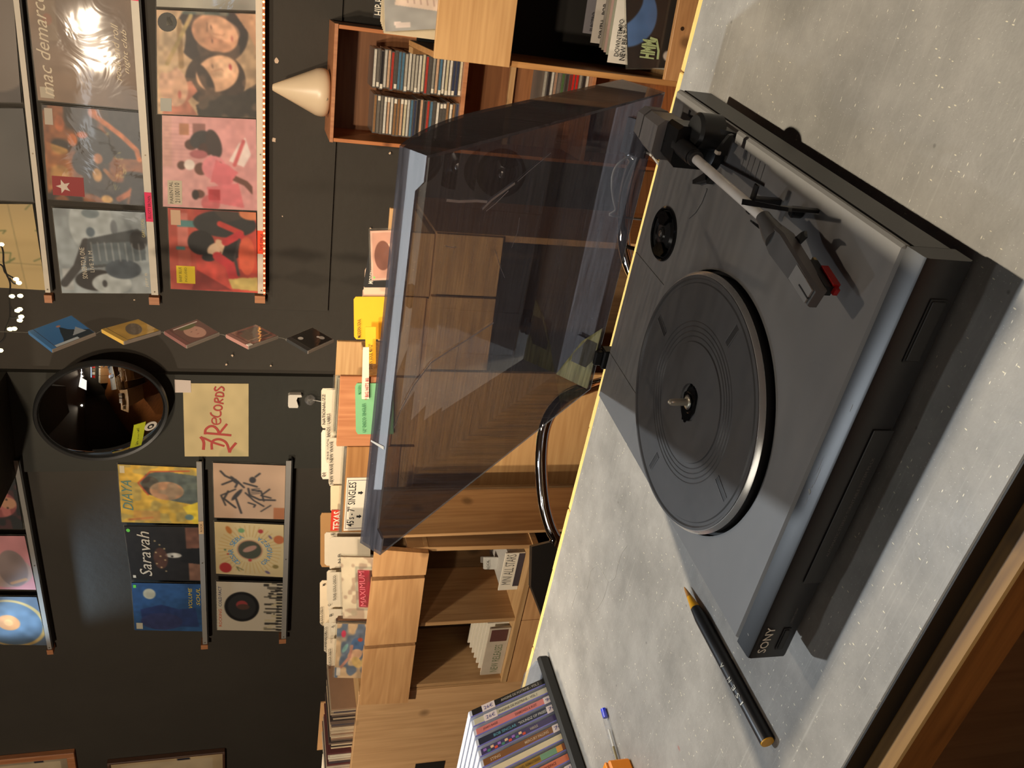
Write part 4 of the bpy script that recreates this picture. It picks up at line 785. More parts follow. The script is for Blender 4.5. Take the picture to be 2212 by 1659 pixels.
# left wall ledges
G2 = RAILG
ledge('topmost grey-railed ledge on the left wall, cut off by the beam', F2, (103, 1403), (28, 996), 9, rail=G2)
ledge('upper of the two grey-railed ledges left of the mirror', F2, (438, 1392), (424, 998), 10, rail=G2, tags=[(1153, 1126, (214, 176, 130), 'ROCK')])
ledge('lower of the two grey-railed ledges left of the mirror', F2, (607.6, 1380), (618, 996), 10, rail=G2)
im = art(110, (40, 42, 44), [('e', .42, .30, .22, .26, (206, 110, 104)), ('b', 10, .5, (120, 50, 54), 21, .5), ('e', .44, .16, .10, .12, (214, 150, 110)), ('e', .36, .18, .02, .02, (40, 30, 30)), ('e', .5, .18, .02, .02, (40, 30, 30)), ('e', .8, .5, .1, .25, (90, 110, 140)), ('e', .8, .42, .05, .08, (206, 206, 200))])
record('dark record with pink curly figure beside the beam on left wall', F2, (-95, 1140), (-120, 1015), (29, 1013), (50, 1143), im, RY)
im = art(110, (220, 140, 146), [('e', .35, .42, .30, .42, (190, 160, 150)), ('e', .4, .28, .34, .22, (150, 130, 128)), ('l', [(.12, .34), (.2, .12)], .05, (214, 160, 110)), ('n', 5, .08, 22)])
record('pink record with grey rounded shape on the left wall top ledge', F2, (-70, 1272), (-95, 1157), (53, 1158), (78, 1274), im, RY)
im = art(110, (84, 100, 120), [('e', .45, .45, .48, .50, (196, 160, 90)), ('e', .45, .47, .44, .46, (86, 108, 130)), ('e', .47, .50, .16, .17, (206, 130, 66)), ('e', .47, .50, .07, .07, (220, 150, 80)), ('r', .7, .86, .98, .98, (196, 170, 60)), ('n', 9, .12, 23)])
record('blue record with orange-centred disc on the left wall top ledge', F2, (-45, 1392), (-70, 1288), (79, 1290), (102, 1394), im, RY)
ye = (226, 176, 50)
im = art(150, ye, [('n', 5, .10, 24), ('p', [(.34, .0), (.86, .0), (.92, .45), (.86, .66), (.70, .74), (.50, .62), (.40, .3)], (90, 100, 92)), ('e', .66, .60, .16, .12, (70, 56, 44)), ('e', .58, .40, .16, .22, (196, 140, 96)), ('b', 9, .45, (120, 130, 110), 25, .35), ('l', [(.5, .64), (.7, .76), (.9, .6), (.94, .1)], .02, (206, 80, 40)), ('p', [(0, 0), (.4, 0), (.3, .2), (0, .06)], (236, 200, 40)), ('e', .12, .12, .055, .06, (110, 140, 130)), ('l', [(.05, .9), (.1, .6)], .03, (206, 110, 50)), ('r', .04, .5, .22, .84, (214, 140, 60), .5), ('n', 18, .12, 26)])
t, put, stick = record('yellow record with dark-haired figure, rightmost on upper left ledge', F2, (263, 1128), (254, 1003), (425, 1011), (429, 1132), im, RY)
put('DIAYA', .22, .84, .52, .13, (90, 130, 120), shear=.3); stick(.86, .92, .98, .98, (210, 196, 160), 'small pale label')
im = art(150, (34, 30, 28), [('r', .02, .0, .34, .18, (140, 92, 66)), ('r', .60, .0, .98, .2, (124, 76, 56)), ('p', [(.32, 0), (.62, 0), (.6, .28), (.36, .28)], (24, 22, 22)), ('e', .48, .38, .05, .12, (206, 196, 176)), ('e', .46, .40, .02, .02, (30, 24, 22)), ('b', 12, .55, (150, 80, 50), 27, .0), ('e', .42, .56, .20, .10, (110, 60, 40), 0, .7)]+[('e', .18+.07*i, .50+.06*(i % 3), .016, .016, (236, 200, 130)) for i in range(9)]+[('n', 14, .15, 28)])
t, put, stick = record('black record with white script title and small white figure, upper left ledge', F2, (284, 1252), (268, 1137), (431, 1138), (436, 1256), im, RY)
put('Saravah', .08, .70, .80, .17, (214, 200, 176), shear=.25); stick(.90, .93, .96, .98, (110, 220, 80), 'tiny green dot', rnd=True); stick(.04, .93, .09, .97, (220, 210, 190), 'tiny white label')
im = art(150, (40, 84, 138), [('n', 5, .12, 29), ('p', [(.02, .7), (.2, .88), (.45, .9), (.56, .6), (.45, .3), (.1, .3), (.04, .5)], (36, 56, 110)), ('p', [(.1, .3), (.45, .5), (.5, .1), (.1, .05)], (40, 62, 118)), ('e', .2, .6, .18, .3, (50, 60, 110)), ('e', .78, .76, .11, .09, (196, 190, 160)), ('n', 18, .08, 30)])
t, put, stick = record('blue record with pale disc and yellow lettering, leftmost on upper left ledge', F2, (291, 1361), (284, 1259), (436, 1262), (438, 1364), im, RY)
put('VOLUME', .50, .145, .42, .055, (226, 190, 50), shear=.2); put('SOUL', .56, .03, .36, .055, (226, 190, 50), shear=.2); stick(.03, .88, .16, .97, (196, 190, 170), 'pale barcode label'); stick(.90, .94, .96, .98, (110, 220, 80), 'green dot')
dk = (66, 64, 66)
im = art(150, (206, 168, 136), [('n', 4, .05, 31), ('l', [(.58, .70), (.68, .66), (.78, .84), (.86, .9)], .03, dk), ('l', [(.62, .88), (.72, .70), (.58, .58)], .03, dk), ('e', .71, .72, .09, .03, dk, .6), ('l', [(.2, .70), (.36, .86), (.5, .8)], .03, dk), ('e', .44, .68, .14, .035, dk, -.6), ('l', [(.24, .84), (.42, .90), (.54, .70)], .025, dk), ('l', [(.1, .62), (.4, .70)], .03, dk),
    ('e', .72, .46, .06, .05, dk), ('l', [(.66, .58), (.60, .40)], .03, dk), ('l', [(.78, .42), (.84, .36)], .03, dk), ('l', [(.56, .52), (.44, .5), (.36, .36), (.36, .14)], .03, dk), ('l', [(.54, .46), (.52, .34), (.34, .30)], .025, dk), ('l', [(.48, .56), (.34, .44), (.24, .3)], .025, dk), ('l', [(.3, .52), (.26, .42), (.22, .44)], .025, dk), ('l', [(.56, .22), (.44, .34), (.4, .2)], .025, dk), ('l', [(.14, .34), (.26, .2)], .02, dk)]+[('l', [(.46+.03*i, .48), (.48+.03*i, .36)], .012, dk) for i in range(4)]+[('r', .0, .0, .22, .16, (190, 116, 74))])
record('beige record with brushed dark birds, rightmost on lower left ledge', F2, (463, 1118), (460, 1000), (617, 1006), (614, 1122), im, RY)
ops = [('n', 4, .04, 33)]
for k in range(40): a = k*2*PI/40; ops.append(('l', [(.5+.25*math.cos(a), .5+.25*math.sin(a)), (.5+.46*math.cos(a), .5+.46*math.sin(a))], .008, (206, 160, 80)))
ops += [('e', .5, .5, .19, .19, (206, 150, 110)), ('e', .5, .5, .17, .17, (78, 82, 66)), ('e', .52, .5, .05, .12, (190, 140, 120), .5), ('e', .13, .86, .10, .09, (196, 50, 50)), ('e', .86, .8, .08, .04, (206, 120, 50), .4), ('e', .86, .62, .045, .05, (120, 170, 110)), ('e', .86, .34, .04, .04, (196, 60, 60)), ('e', .76, .20, .05, .02, (120, 100, 130), .6), ('e', .72, .07, .08, .08, (206, 110, 60)), ('e', .2, .12, .04, .05, (150, 130, 70)), ('l', [(.1, .6), (.16, .7), (.08, .66)], .015, (110, 110, 70)), ('e', .08, .24, .05, .025, (110, 96, 130), 1.), ('e', .4, .82, .02, .02, (196, 70, 60)), ('e', .48, .86, .02, .02, (90, 130, 90)), ('e', .3, .5, .03, .03, (206, 60, 60))]
im = art(150, (224, 198, 140), ops)
t, put, stick = record('cream record with red and blue folk drawings round an oval portrait', F2, (467, 1239), (463, 1127), (613, 1134), (612, 1247), im, RY)
for i, ch in enumerate('CESAR SEBA'):
    a = PI*.80-i*PI*.60/9; cuv = (.5+.27*math.cos(a), .5+.27*math.sin(a)); 
    if ch != ' ': put(ch, cuv[0]-.03, cuv[1]-.03, .06, .075, (90, 150, 190), rot=a-PI/2)
for i, ch in enumerate('GRANDEZA'):
    a = -PI*.82+i*PI*.64/7; cuv = (.5+.30*math.cos(a), .5+.30*math.sin(a)); put(ch, cuv[0]-.03, cuv[1]-.03, .06, .075, (90, 150, 190), rot=a+PI/2)
ops = [('e', .5, .62, .30, .26, (24, 24, 26)), ('e', .5, .62, .25, .21, (46, 46, 46)), ('e', .54, .62, .09, .09, (170, 60, 60)), ('e', .5, .6, .06, .1, (90, 60, 50))]
r = random.Random(9)
for k in range(60): x = r.random(); ops.append(('r', x, .0+.24*r.random(), x+.02+.03*r.random(), .06+.24*r.random(), r.choice([(60, 56, 50), (206, 190, 150), (110, 104, 90)])))
for k in range(16): ops.append(('r', .02+.062*k, .0, .05+.062*k, .09, (40, 38, 36)))
im = art(150, (212, 198, 172), ops)
t, put, stick = record('white record with black oval picture and lined pattern, leftmost lower ledge', F2, (469, 1361), (467, 1256), (611, 1260), (608, 1364), im, RY)
put('ROCKING', .08, .925, .36, .045, (206, 90, 50)); put('COLD FACT', .50, .925, .40, .045, (40, 60, 110))

# picture frames at the far left
for lab, TL, BR, inner, wd in (('reddish wooden picture frame cut off at the lower left of the wall', (-60, 1790), (160, 1624), (170, 150, 120), .035), ('dark wooden picture frame with cream print on the left wall', (228, 1790), (486, 1622), (206, 176, 130), .012)):
    x0, z1 = F2.px(TL[0], TL[1], -.02); x1, z0 = F2.px(BR[0], BR[1], -.02); zt0 = F2.px(TL[0], BR[1], -.02)[1]
    t = thing('picture_frame', lab, 'frame', F2, ((x0+x1)/2, 0, z0)); mt = REDW if wd > .02 else P('dark_frame', (92, 66, 52), .45)
    obj('frame_side', B(x1-wd, x1, -.028, 0, z0, zt0, .002), mt, t); obj('frame_side', B(x0, x0+wd, -.028, 0, z0, zt0, .002), mt, t); obj('frame_bottom', B(x0+wd, x1-wd, -.028, 0, z0, z0+wd, .002), mt, t); obj('frame_top', B(x0+wd, x1-wd, -.028, 0, zt0-wd, zt0, .002), mt, t)
    im = art(60, inner, [('n', 4, .08, 40), ('r', .08, .1, .92, .9, (214, 190, 150)), ('r', .93, .3, .96, .42, (40, 40, 60)), ('n', 10, .05, 3)]); y = -.012
    panel('print', im, [(x0+wd, y, z0+wd), (x1-wd, y, z0+wd), (x1-wd, y, zt0-wd), (x0+wd, y, zt0-wd)], PRINT, t)

# hanging chain of disc cases
def W(p): return np.array(FW.w(p))
cds = [((135, 720), 142, 58, (50, 110, 176), 'topmost disc case of the hanging chain, blue sky and climbers', 48),
       ((284, 716), 130, 36, (206, 160, 60), 'yellow disc case with grey oval, second in the hanging chain', 58),
       ((415, 720), 126, 50, (110, 66, 60), 'disc case with a face, third in the hanging chain', 52),
       ((545, 727), 124, 40, (150, 100, 90), 'pale-framed disc case, fourth in the hanging chain', 57),
       ((670, 735), 116, 52, (26, 26, 26), 'black disc case with two small faces, lowest of the hanging chain', 52)]
arts = [[('g', .0, 1, (60, 130, 200), .6), ('p', [(.2, 0), (1, 0), (1, .2), (.8, .35), (.62, .5), (.5, .72), (.4, .5), (.3, .2)], (40, 54, 66)), ('e', .5, .76, .06, .05, (190, 130, 110)), ('p', [(.55, .2), (.9, .2), (.8, .5)], (150, 160, 170)), ('r', 0, 0, .6, .1, (176, 190, 200))],
        [('e', .52, .5, .22, .40, (104, 96, 84), -.5), ('n', 6, .08, 3)], [('e', .5, .44, .30, .36, (196, 140, 120)), ('e', .5, .8, .3, .12, (90, 96, 50)), ('e', .42, .5, .04, .02, (60, 30, 30)), ('e', .6, .5, .04, .02, (60, 30, 30)), ('e', .5, .3, .07, .02, (150, 60, 60)), ('l', [(.1, .9), (.9, .9)], .05, (220, 200, 190))],
        [('r', .1, .1, .9, .9, (92, 80, 76)), ('b', 5, .5, (120, 60, 60), 8, .7), ('l', [(.1, .25), (.9, .25)], .02, (220, 160, 120))], [('e', .2, .72, .10, .10, (190, 180, 170)), ('e', .78, .3, .10, .12, (170, 160, 150)), ('e', .72, .42, .06, .06, (206, 200, 196))]]
YC = 2.42
prev = W(FW.hit(-60, 716, 1, YC)); wires = []
for k, ((cx_, cy_), hpx, wpx, col, lab, yaw) in enumerate(cds):
    c = FW.hit(cx_, cy_, 1, YC); diag = hpx*YC/FPX*.85
    hw = .142; hh = .125; s = diag/math.hypot(hw, hh); hw *= s; hh *= s
    ya = math.radians(yaw+4); ex = np.array([math.cos(ya), math.sin(ya), 0]); fr = Fr(c, ex); a = math.atan2(hw, hh)   # left side comes towards the viewer
    t = thing('disc_case', lab, 'disc', fr, (0, 0, -diag/2), 'disc cases hanging one below another')
    def rp(x, y, z, a=a): return (x*math.cos(a)+z*math.sin(a), y, -x*math.sin(a)+z*math.cos(a))
    obj('case', MB().box(-hw/2, hw/2, -.0045, .0055, -hh/2, hh/2, .001).xf(lambda p: rp(*p)), P('case_clear', (120, 112, 104), .15, trans=.0), t)
    obj('tray_spine', MB().box(-hw/2-.0004, -hw/2+.012, -.0050, .0050, -hh/2+.002, hh/2-.002).xf(lambda p: rp(*p)), P('spine%d' % k, tuple(int(x*.8+30) for x in col), .4), t)
    im = art(70, col, arts[k]); panel('booklet', im, [rp(-hw/2+.013, -.0052, -hh/2+.003), rp(hw/2-.003, -.0052, -hh/2+.003), rp(hw/2-.003, -.0052, hh/2-.003), rp(-hw/2+.013, -.0052, hh/2-.003)], PRINT, t)
    if k == 3: obj('price_label', MB().box(-hw/2, -hw/2+.014, -.006, -.0051, -hh/2, -hh/2+.01).xf(lambda p: rp(*p)), WHT, t)
    top = c+np.array([0, 0, diag/2-.003]); wires.append((prev, top)); prev = c-np.array([0, 0, diag/2-.003])
wm = MB()
wires[0] = (np.array([wires[0][1][0], wires[0][1][1], 1.748]), wires[0][1])
for p, q in wires: wm.tube([p, (p+q)/2+np.array([.001, 0, 0]), q], .0011, 6)
for p, q in wires[1:]: wm.lathe([(.0035, 0), (.0045, .001), (.0035, .002)], tuple(q), 10, 'y')
obj('hanging_wire', wm, P('wire', (150, 146, 136), .3, metal=.8), None, FW, label='thin silver wire joining the hanging disc cases', cat='wire')
# fairy lights
fy = 2.45
fl_ = thing('fairy_lights', 'dark cord of tiny white fairy lights hanging at the upper left edge', 'lights', FW, tuple(FW.hit(0, 640, 1, fy)))
def fp_(ix, iy): return tuple(FW.hit(ix, iy, 1, fy))
for pts in ([(-60, 500), (0, 528), (8, 570), (14, 592), (22, 612), (21, 640), (22, 680), (18, 697), (12, 712), (6, 735), (-40, 770)], [(-40, 565), (2, 572), (12, 590), (34, 603)], [(20, 600), (30, 612), (40, 611)], [(22, 660), (30, 671), (39, 669)], [(22, 686), (32, 686), (42, 684)]):
    obj('cord', MB().tube(smooth_path([fp_(*p) for p in pts], 5), .0022, 6), BLKM, fl_)
fb = mkmesh('bulb', MB().lathe([(0, -.008), (.0045, -.005), (.005, 0), (.003, .005), (0, .006)], (0, 0, 0), 8), GT, (0, 0, 0), 60)
for q in [(2, 528), (34, 603), (40, 611), (25, 640), (43, 639), (42, 668), (37, 671), (45, 684), (42, 692), (21, 711), (30, 710), (0, 757)]:
    o = bpy.data.objects.new('bulb', fb); C.objects.link(o); o.parent = fl_; o.location = Vector(fp_(*q))-Vector(LOC[fl_.name])

# convex mirror on the pillar
ca = F1.hit(80, 895, 1, -.14); cb_ = F1.hit(366, 895, 1, -.14); cc = F1.hit(222, 890, 1, -.14); hh = (ca[2]-cb_[2])/2
mm = thing('convex_mirror', 'round convex shop mirror with black rim on the dark pillar', 'mirror', F1, (cc[0], -.03, cb_[2]))
YAW, TLT = math.radians(-12), math.radians(10)      # turned to the left and tipped down
def mt_(p):
    x, y, z = p; y, z = y*math.cos(TLT)+z*math.sin(-TLT), z*math.cos(TLT)+y*math.sin(TLT)
    x, y = x*math.cos(YAW)-y*math.sin(YAW), y*math.cos(YAW)+x*math.sin(YAW)
    return (cc[0]+x, cc[1]+y, cc[2]+z)
R_ = hh*.98; dome = [(R_*math.sin(t)/math.sin(.62), -(math.cos(t)-math.cos(.62))*R_/math.sin(.62)) for t in [i*.62/16 for i in range(17)]]
obj('mirror_dome', MB().lathe(dome, (0, 0, 0), 64, 'y', cap=False).xf(mt_), P('mirror_glass', (200, 200, 200), .015, metal=1, noise=.0), mm, sm=80)
obj('rim', MB().lathe([(R_*.975, .012), (R_*.975, -.010), (R_*1.015, -.014), (R_*1.035, -.004), (R_*1.03, .014), (R_*.975, .016)], (0, 0, 0), 72, 'y', cap=False).xf(mt_), BLK, mm, sm=45)
obj('back_shell', MB().lathe([(R_*.98, .014), (R_*.7, .05), (0, .06)], (0, 0, 0), 40, 'y', cap=False).xf(mt_), BLKM, mm, sm=60)
obj('wall_bracket', MB().tube([(cc[0], cc[1]+.05, cc[2]), (cc[0]+.02, -.06, cc[2]-.02), (cc[0]+.02, -.031, cc[2]-.02)], .012, 10), BLKM, mm)
def dome_pt(x, z, d=.001):
    rr_ = math.hypot(x, z); Rs = R_/math.sin(.62); return mt_((x, -(math.sqrt(max(Rs*Rs-rr_*rr_, 0))-Rs*math.cos(.62))-d, z))
m = MB(); vs = []
for i in range(9):
    u = -R_*.78+i*R_*.64/8
    for j in range(3): vs.append(dome_pt(u, -R_*(.36+.012*i)-j*R_*.095, .0012))
m.add(vs, [(3*i+j, 3*i+j+1, 3*i+j+4, 3*i+j+3) for i in range(8) for j in range(2)]); lb = obj('lime_sticker', m, P('lime', (190, 200, 50), .5), mm, label='lime green strip sticker with writing')
a_, b_2 = dome_pt(-R_*.70, -R_*.50, .0012), dome_pt(-R_*.22, -R_*.54, .0012); rv = np.array(b_2)-np.array(a_); L_ = np.linalg.norm(rv); rv /= L_; nrm_ = np.cross(rv, (0, 0, 1)); uv = np.cross(nrm_, rv); text('ON VOUS VOIT', np.array(a_)+nrm_*.004, rv, uv, L_, R_*.07, INK, lb, depth=.0015)
for rr1, mt1, dd1, nm1 in ((.105, WHT, .0012, 'round_sticker'), (.055, BLK, .0022, 'sticker_print'), (.028, WHT, .0030, 'sticker_print')):
    m = MB(); m.add([dome_pt(-R_*.30+R_*rr1*math.cos(a), -R_*.72+R_*rr1*math.sin(a), dd1) for a in [i*PI/10 for i in range(20)]], [tuple(range(20))]); obj(nm1, m, mt1, mm, label='round white sticker' if nm1 == 'round_sticker' else None)
# handwritten sign
q = corners(F1, (399, 986), (395, 828), (537, 829), (537, 986), -.0325); q = [np.array(p) for p in q]
sg = thing('handwritten_sign', 'cream paper sign with red brush lettering below the mirror', 'sign', F1, tuple((q[0]+q[1])/2))
im = art(90, (206, 184, 128), [('n', 3, .06, 50), ('b', 3, .62, (150, 146, 100), 51, .35), ('n', 8, .03, 52)]); panel('paper', im, q, paint_mat('paper_print', .75, 0), sg)
obj('paper_back', MB().add([p+np.array([0, .0004, 0]) for p in q]+[p+np.array([0, .0014, 0]) for p in q], [(0, 1, 2, 3), (7, 6, 5, 4), (0, 1, 5, 4), (1, 2, 6, 5), (2, 3, 7, 6), (3, 0, 4, 7)]), P('paper', (206, 184, 128), .8), sg)
def sp_(xc, yc): u = (1545-yc)/1315; v = 1-(xc-90)/1210; p = (q[0]*(1-u)+q[1]*u)*(1-v)+(q[3]*(1-u)+q[2]*u)*v; return (p[0], p[2])
RB = P('brush_red', (176, 62, 54), .6, noise=.1)
def arc(cx, cy, rx, ry, a0_, a1_, n=12): return [(cx+rx*math.cos(math.radians(a0_+(a1_-a0_)*i/n)), cy+ry*math.sin(math.radians(a0_+(a1_-a0_)*i/n))) for i in range(n+1)]
for k, (st, wd) in enumerate([([(440, 1420), (452, 1300), (430, 1230), (390, 1180)], 55), ([(395, 1185), (500, 1225), (640, 1290), (840, 1352)], 42), ([(602, 1415), (596, 1330), (610, 1270), (660, 1235), (740, 1225), (830, 1255), (890, 1320), (935, 1470)], 48), ([(935, 1470), (965, 1400), (1060, 1290)], 52),
        ([(490, 1112), (720, 1130), (970, 1152)], 46), ([(475, 1135), (490, 1050), (560, 992), (640, 990), (710, 1050), (745, 1140)], 48), ([(745, 1120), (800, 1050), (890, 945)], 46), ([(690, 938), (688, 890), (680, 852), (640, 838), (612, 865), (614, 915), (655, 948), (715, 950), (762, 925), (772, 880), (752, 842)], 26), ([(585, 738), (598, 775), (650, 808), (715, 818), (765, 795), (775, 752), (765, 715)], 30),
        (arc(725, 655, 75, 45, 0, 360), 30), ([(662, 545), (830, 582)], 30), ([(665, 545), (670, 490), (715, 490), (740, 560)], 28), ([(740, 560), (820, 500)], 28), ([(680, 446), (830, 456)], 30), ([(682, 446), (700, 395), (760, 380), (820, 400), (830, 456)], 28), ([(690, 282), (665, 320), (690, 352), (740, 325), (790, 285), (835, 315), (832, 358)], 30)]):
    m = MB(); pp = [sp_(*p) for p in st]; pp3 = smooth_path([(a, b, 0) for a, b in pp], 4) if len(pp) > 2 else [(a, b, 0) for a, b in pp]; ribbon(m, [(p[0], p[1]) for p in pp3], wd/1210*(q[3][2]-q[0][2]), q[0][1]-.0012-.0001*k); obj('brush_stroke', m, RB, sg)
qq = corners(F1, (378, 848), (377, 820), (412, 822), (413, 848), -.0345)
sl = thing('paper_label', 'small blank white paper stuck on the corner of the handwritten sign', 'label', F1, tuple((qq[0]+qq[1])/2)); obj('paper', MB().add(list(qq)+[p+np.array([0, .0008, 0]) for p in qq], [(0, 1, 2, 3), (7, 6, 5, 4), (0, 1, 5, 4), (1, 2, 6, 5), (2, 3, 7, 6), (3, 0, 4, 7)]), P('label_paper', (214, 200, 190), .8, noise=.1, nscale=300), sl)
# white clip with clear suction ball
x0, z1 = F1.px(622, 880, -.05); x1, z0 = F1.px(652, 852, -.05)
hk = thing('wall_hook', 'white adhesive hook holding a small clear ball under the sign', 'hook', F1, ((x0+x1)/2, -.03, z0))
m = MB(); zc = (z0+z1)/2; m.prism([(x0, z1-.004), (x0+.008, z1), (x1-.004, z1), (x1, z1-.006), (x1, z0+.002), (x1-.010, z0), (x1-.012, z0+.016), (x1-.024, z0+.020), (x0+.008, z0+.012), (x0, z0+.014)], -.055, -.031); obj('hook_body', m, WHT, hk)
bc = F1.hit(670, 864, 1, -.05); obj('clear_ball', MB().lathe([(0, -.022), (.012, -.018), (.021, -.006), (.022, 0), (.019, .011), (.010, .020), (0, .022)], tuple(bc), 24), clear_mat('clear_ball', (.92, .92, .92), .12, (220, 215, 210), .03), hk, sm=60, label='clear ball')
obj('string', MB().tube([tuple(bc+np.array([0, 0, -.01])), tuple(F1.hit(697, 868, 1, -.05))], .0015, 6), WHT, hk)

# ================================================================ shop furniture
def cards(fr, y, lst):
    """white divider cards: (label, ix top, iy left, iy right, ix bottom, colour, [(text, ix, iy0, iy1, hpx, ink)], lean)"""
    for it in lst:
        lab, ixt, iyl, iyr, ixb, col, txs, dy = it[:8]; skew = it[8] if len(it) > 8 else 0
        yy = y+dy; BL = fr.px(ixb, iyl, yy); BR = fr.px(ixb, iyr, yy); TL = fr.px(ixt, iyl, yy+.002); TR = fr.px(ixt+skew, iyr, yy+.002)
        q = [np.array([BL[0], yy, BL[1]]), np.array([BR[0], yy, BR[1]]), np.array([TR[0], yy+.002, TR[1]]), np.array([TL[0], yy+.002, TL[1]])]
        t = thing('divider_card', lab, 'divider', fr, tuple((q[0]+q[1])/2), 'divider cards in the record bins')
        c = .006; e = [q[0], q[1], q[2]*(1-c*8)+q[1]*c*8, q[2]*.94+q[3]*.06, q[3]*.94+q[2]*.06, q[3]*(1-c*8)+q[0]*c*8]
        n = len(e); m = MB().add(e+[p+np.array([0, .0016, 0]) for p in e], [tuple(range(n)), tuple(range(2*n-1, n-1, -1))]+[(i, (i+1) % n, (i+1) % n+n, i+n) for i in range(n)])
        obj('card', m, P('card%d_%d_%d' % col, col, .65, noise=.05), t)
        for (s, ix, iy0, iy1, hp_, ink) in txs:
            a = fr.px(ix+hp_/2, iy0, yy+.003); b = fr.px(ix+hp_/2+skew*(iy0-iy1)/max(1, iyl-iyr), iy1, yy+.003); h = abs(fr.px(ix-hp_/2, iy0, yy+.003)[1]-a[1])
            rv = np.array([b[0]-a[0], 0, b[1]-a[1]]); L_ = np.linalg.norm(rv); rv /= L_; uv = np.array([-rv[2], 0, rv[0]])
            k = (h and (fr.px(ix, iy0, yy)[1]-fr.px(ixb, iy0, yy)[1]))
            text(s, (a[0], yy+.0005, a[1]), rv, uv, L_, h, P('tx%d_%d_%d' % ink, ink, .6, noise=.02), t, 'handwriting', depth=.0028, bold=.004)
def crate(label, fr, y, iyl, iyr, ixt, h, depth, mt=PINE, name='wooden_crate', th=.012, cat='crate', group=None):
    x0, z1 = fr.px(ixt, iyl, y); x1, z1b = fr.px(ixt, iyr, y); z1 = (z1+z1b)/2; z0 = z1-h
    t = thing(name, label, cat, fr, ((x0+x1)/2, y+depth/2, z0), group)
    obj('front_board', B(x0, x1, y, y+th, z0, z1, .0015), mt, t); obj('back_board', B(x0, x1, y+depth-th, y+depth, z0, z1-.01, .0015), PINE, t)
    obj('side_board', B(x0, x0+th, y+th+.0003, y+depth-th-.0003, z0, z1-.072, .0015), PINE, t); obj('side_board', B(x1-th, x1, y+th+.0003, y+depth-th-.0003, z0, z1-.072, .0015), PINE, t)
    obj('bottom_board', B(x0+th, x1-th, y+th, y+depth-th, z0, z0+.008), PINE, t); return t, x0, x1, z0, z1
MY = -1.30; MH = .135
gcr = None
cB = crate('brown crate with the singles sign, next to the lid tip', F1, MY, 1197, 966, 743, MH, .24, wood('crate_brown', (176, 128, 78), (146, 100, 56), 0, .9, .5, False))
cA = crate('orange-brown crate right of the one with the singles sign', F1, MY, 964.5, 813, 731, MH, .24, REDW)
cC = crate('third crate from the left on the middle cabinet, behind the lid', F1, MY, 811, 640, 838, MH-.05, .24, OAK)
cD = crate('fourth crate from the left on the middle cabinet, behind the lid', F1, MY, 638.5, 500, 856, MH-.05, .24, PINE)
# sign on crate B
sx0, sz1 = F1.px(742, 1146, MY-.002); sx1, sz0 = F1.px(798, 1031, MY-.002)
t = thing('price_sign', 'white printed sign fixed to the brown crate front', 'sign', F1, ((sx0+sx1)/2, MY-.003, sz0)); y = MY-.0035
obj('paper', B(sx0, sx1, y, y+.003, sz0, sz1), CARD, t)
wS, hS = sx1-sx0, sz1-sz0
text("45's - 7\" SINGLES", (sx0+wS*.08, y, sz0+hS*.56), (1, 0, 0), (0, 0, 1), wS*.84, hS*.34, INK, t, depth=.0003, bold=.01)
for a in ((.04, .04, .96, .06), (.04, .92, .96, .94), (.04, .04, .05, .94), (.95, .04, .96, .94)): obj('border_line', B(sx0+wS*a[0], sx0+wS*a[2], y-.0004, y, sz0+hS*a[1], sz0+hS*a[3]), P('border_grey', (110, 100, 110), .6), t)
for u in (.27, .72):
    m = MB(); xx = sx0+wS*u; zz = sz0+hS*.34; q = hS*.1; m.prism([(xx-q*.5, zz+q*1.2), (xx+q*.5, zz+q*1.2), (xx+q*.5, zz), (xx+q, zz), (xx, zz-q*1.1), (xx-q, zz), (xx-q*.5, zz)], y-.0006, y, 'y'); obj('arrow', m, INK, t)
wht = (206, 194, 172); pkb = (214, 182, 158); K = (36, 34, 34)
RED3 = (176, 50, 50)
cards(F1, MY, [
    ('tall white card, second from the left behind the orange-brown crate', 694, 925, 839, 760, wht, [('NATIONAL/ZZ', 699, 915, 850, 7, K), ('FRANCE', 706, 923, 893, 6, K)], .16),
    ('white card lettered local bands and labels', 703, 1000, 842, 760, wht, [('PUNK / LOCAL BANDS / LABELS', 709, 990, 892, 7, K)], .12),
    ('tall white card marked 01 behind the brown crate', 694, 1035, 929, 760, (232, 216, 196), [('01', 699, 1028, 1020, 8, K), ('OI! / SKA', 708, 985, 930, 7, K)], .14),
    ('cream card lettered new wave', 710, 1050, 946, 765, wht, [('NEW WAVE NEW WAVE', 715, 1044, 952, 7, K)], .10),
    ('blank cream card behind the brown crate', 714, 1105, 1049, 765, (226, 204, 168), [], .09),
    ('brown cardboard divider standing behind the other cards', 692, 1225, 1108, 760, (178, 134, 84), [], .20)])
# TEXAS sticker card
tc_ = thing('sticker_card', 'cream card with red TEXAS sticker at the crate corner', 'divider', F1, tuple(F1.hit(765, 1120, 1, MY+.05)))
x0, z1 = F1.px(714, 1147, MY+.05); x1, z0 = F1.px(760, 1100, MY+.05); obj('card', B(x0, x1, MY+.05, MY+.052, z0, z1), P('cardcream', (226, 206, 176), .65), tc_)
a = F1.px(740, 1146, MY+.0485); b = F1.px(716, 1102, MY+.0485); st_ = obj('sticker', B(a[0], b[0], MY+.0485, MY+.0495, a[1], b[1]), P('texas_red', (206, 60, 44), .5), tc_, label='red sticker')
text('TEXAS', (a[0]+.004, MY+.0485, a[1]+.006), (1, 0, 0), (0, 0, 1), b[0]-a[0]-.008, b[1]-a[1]-.012, P('texas_white', (236, 220, 200), .5), st_, depth=.0005, bold=.02)
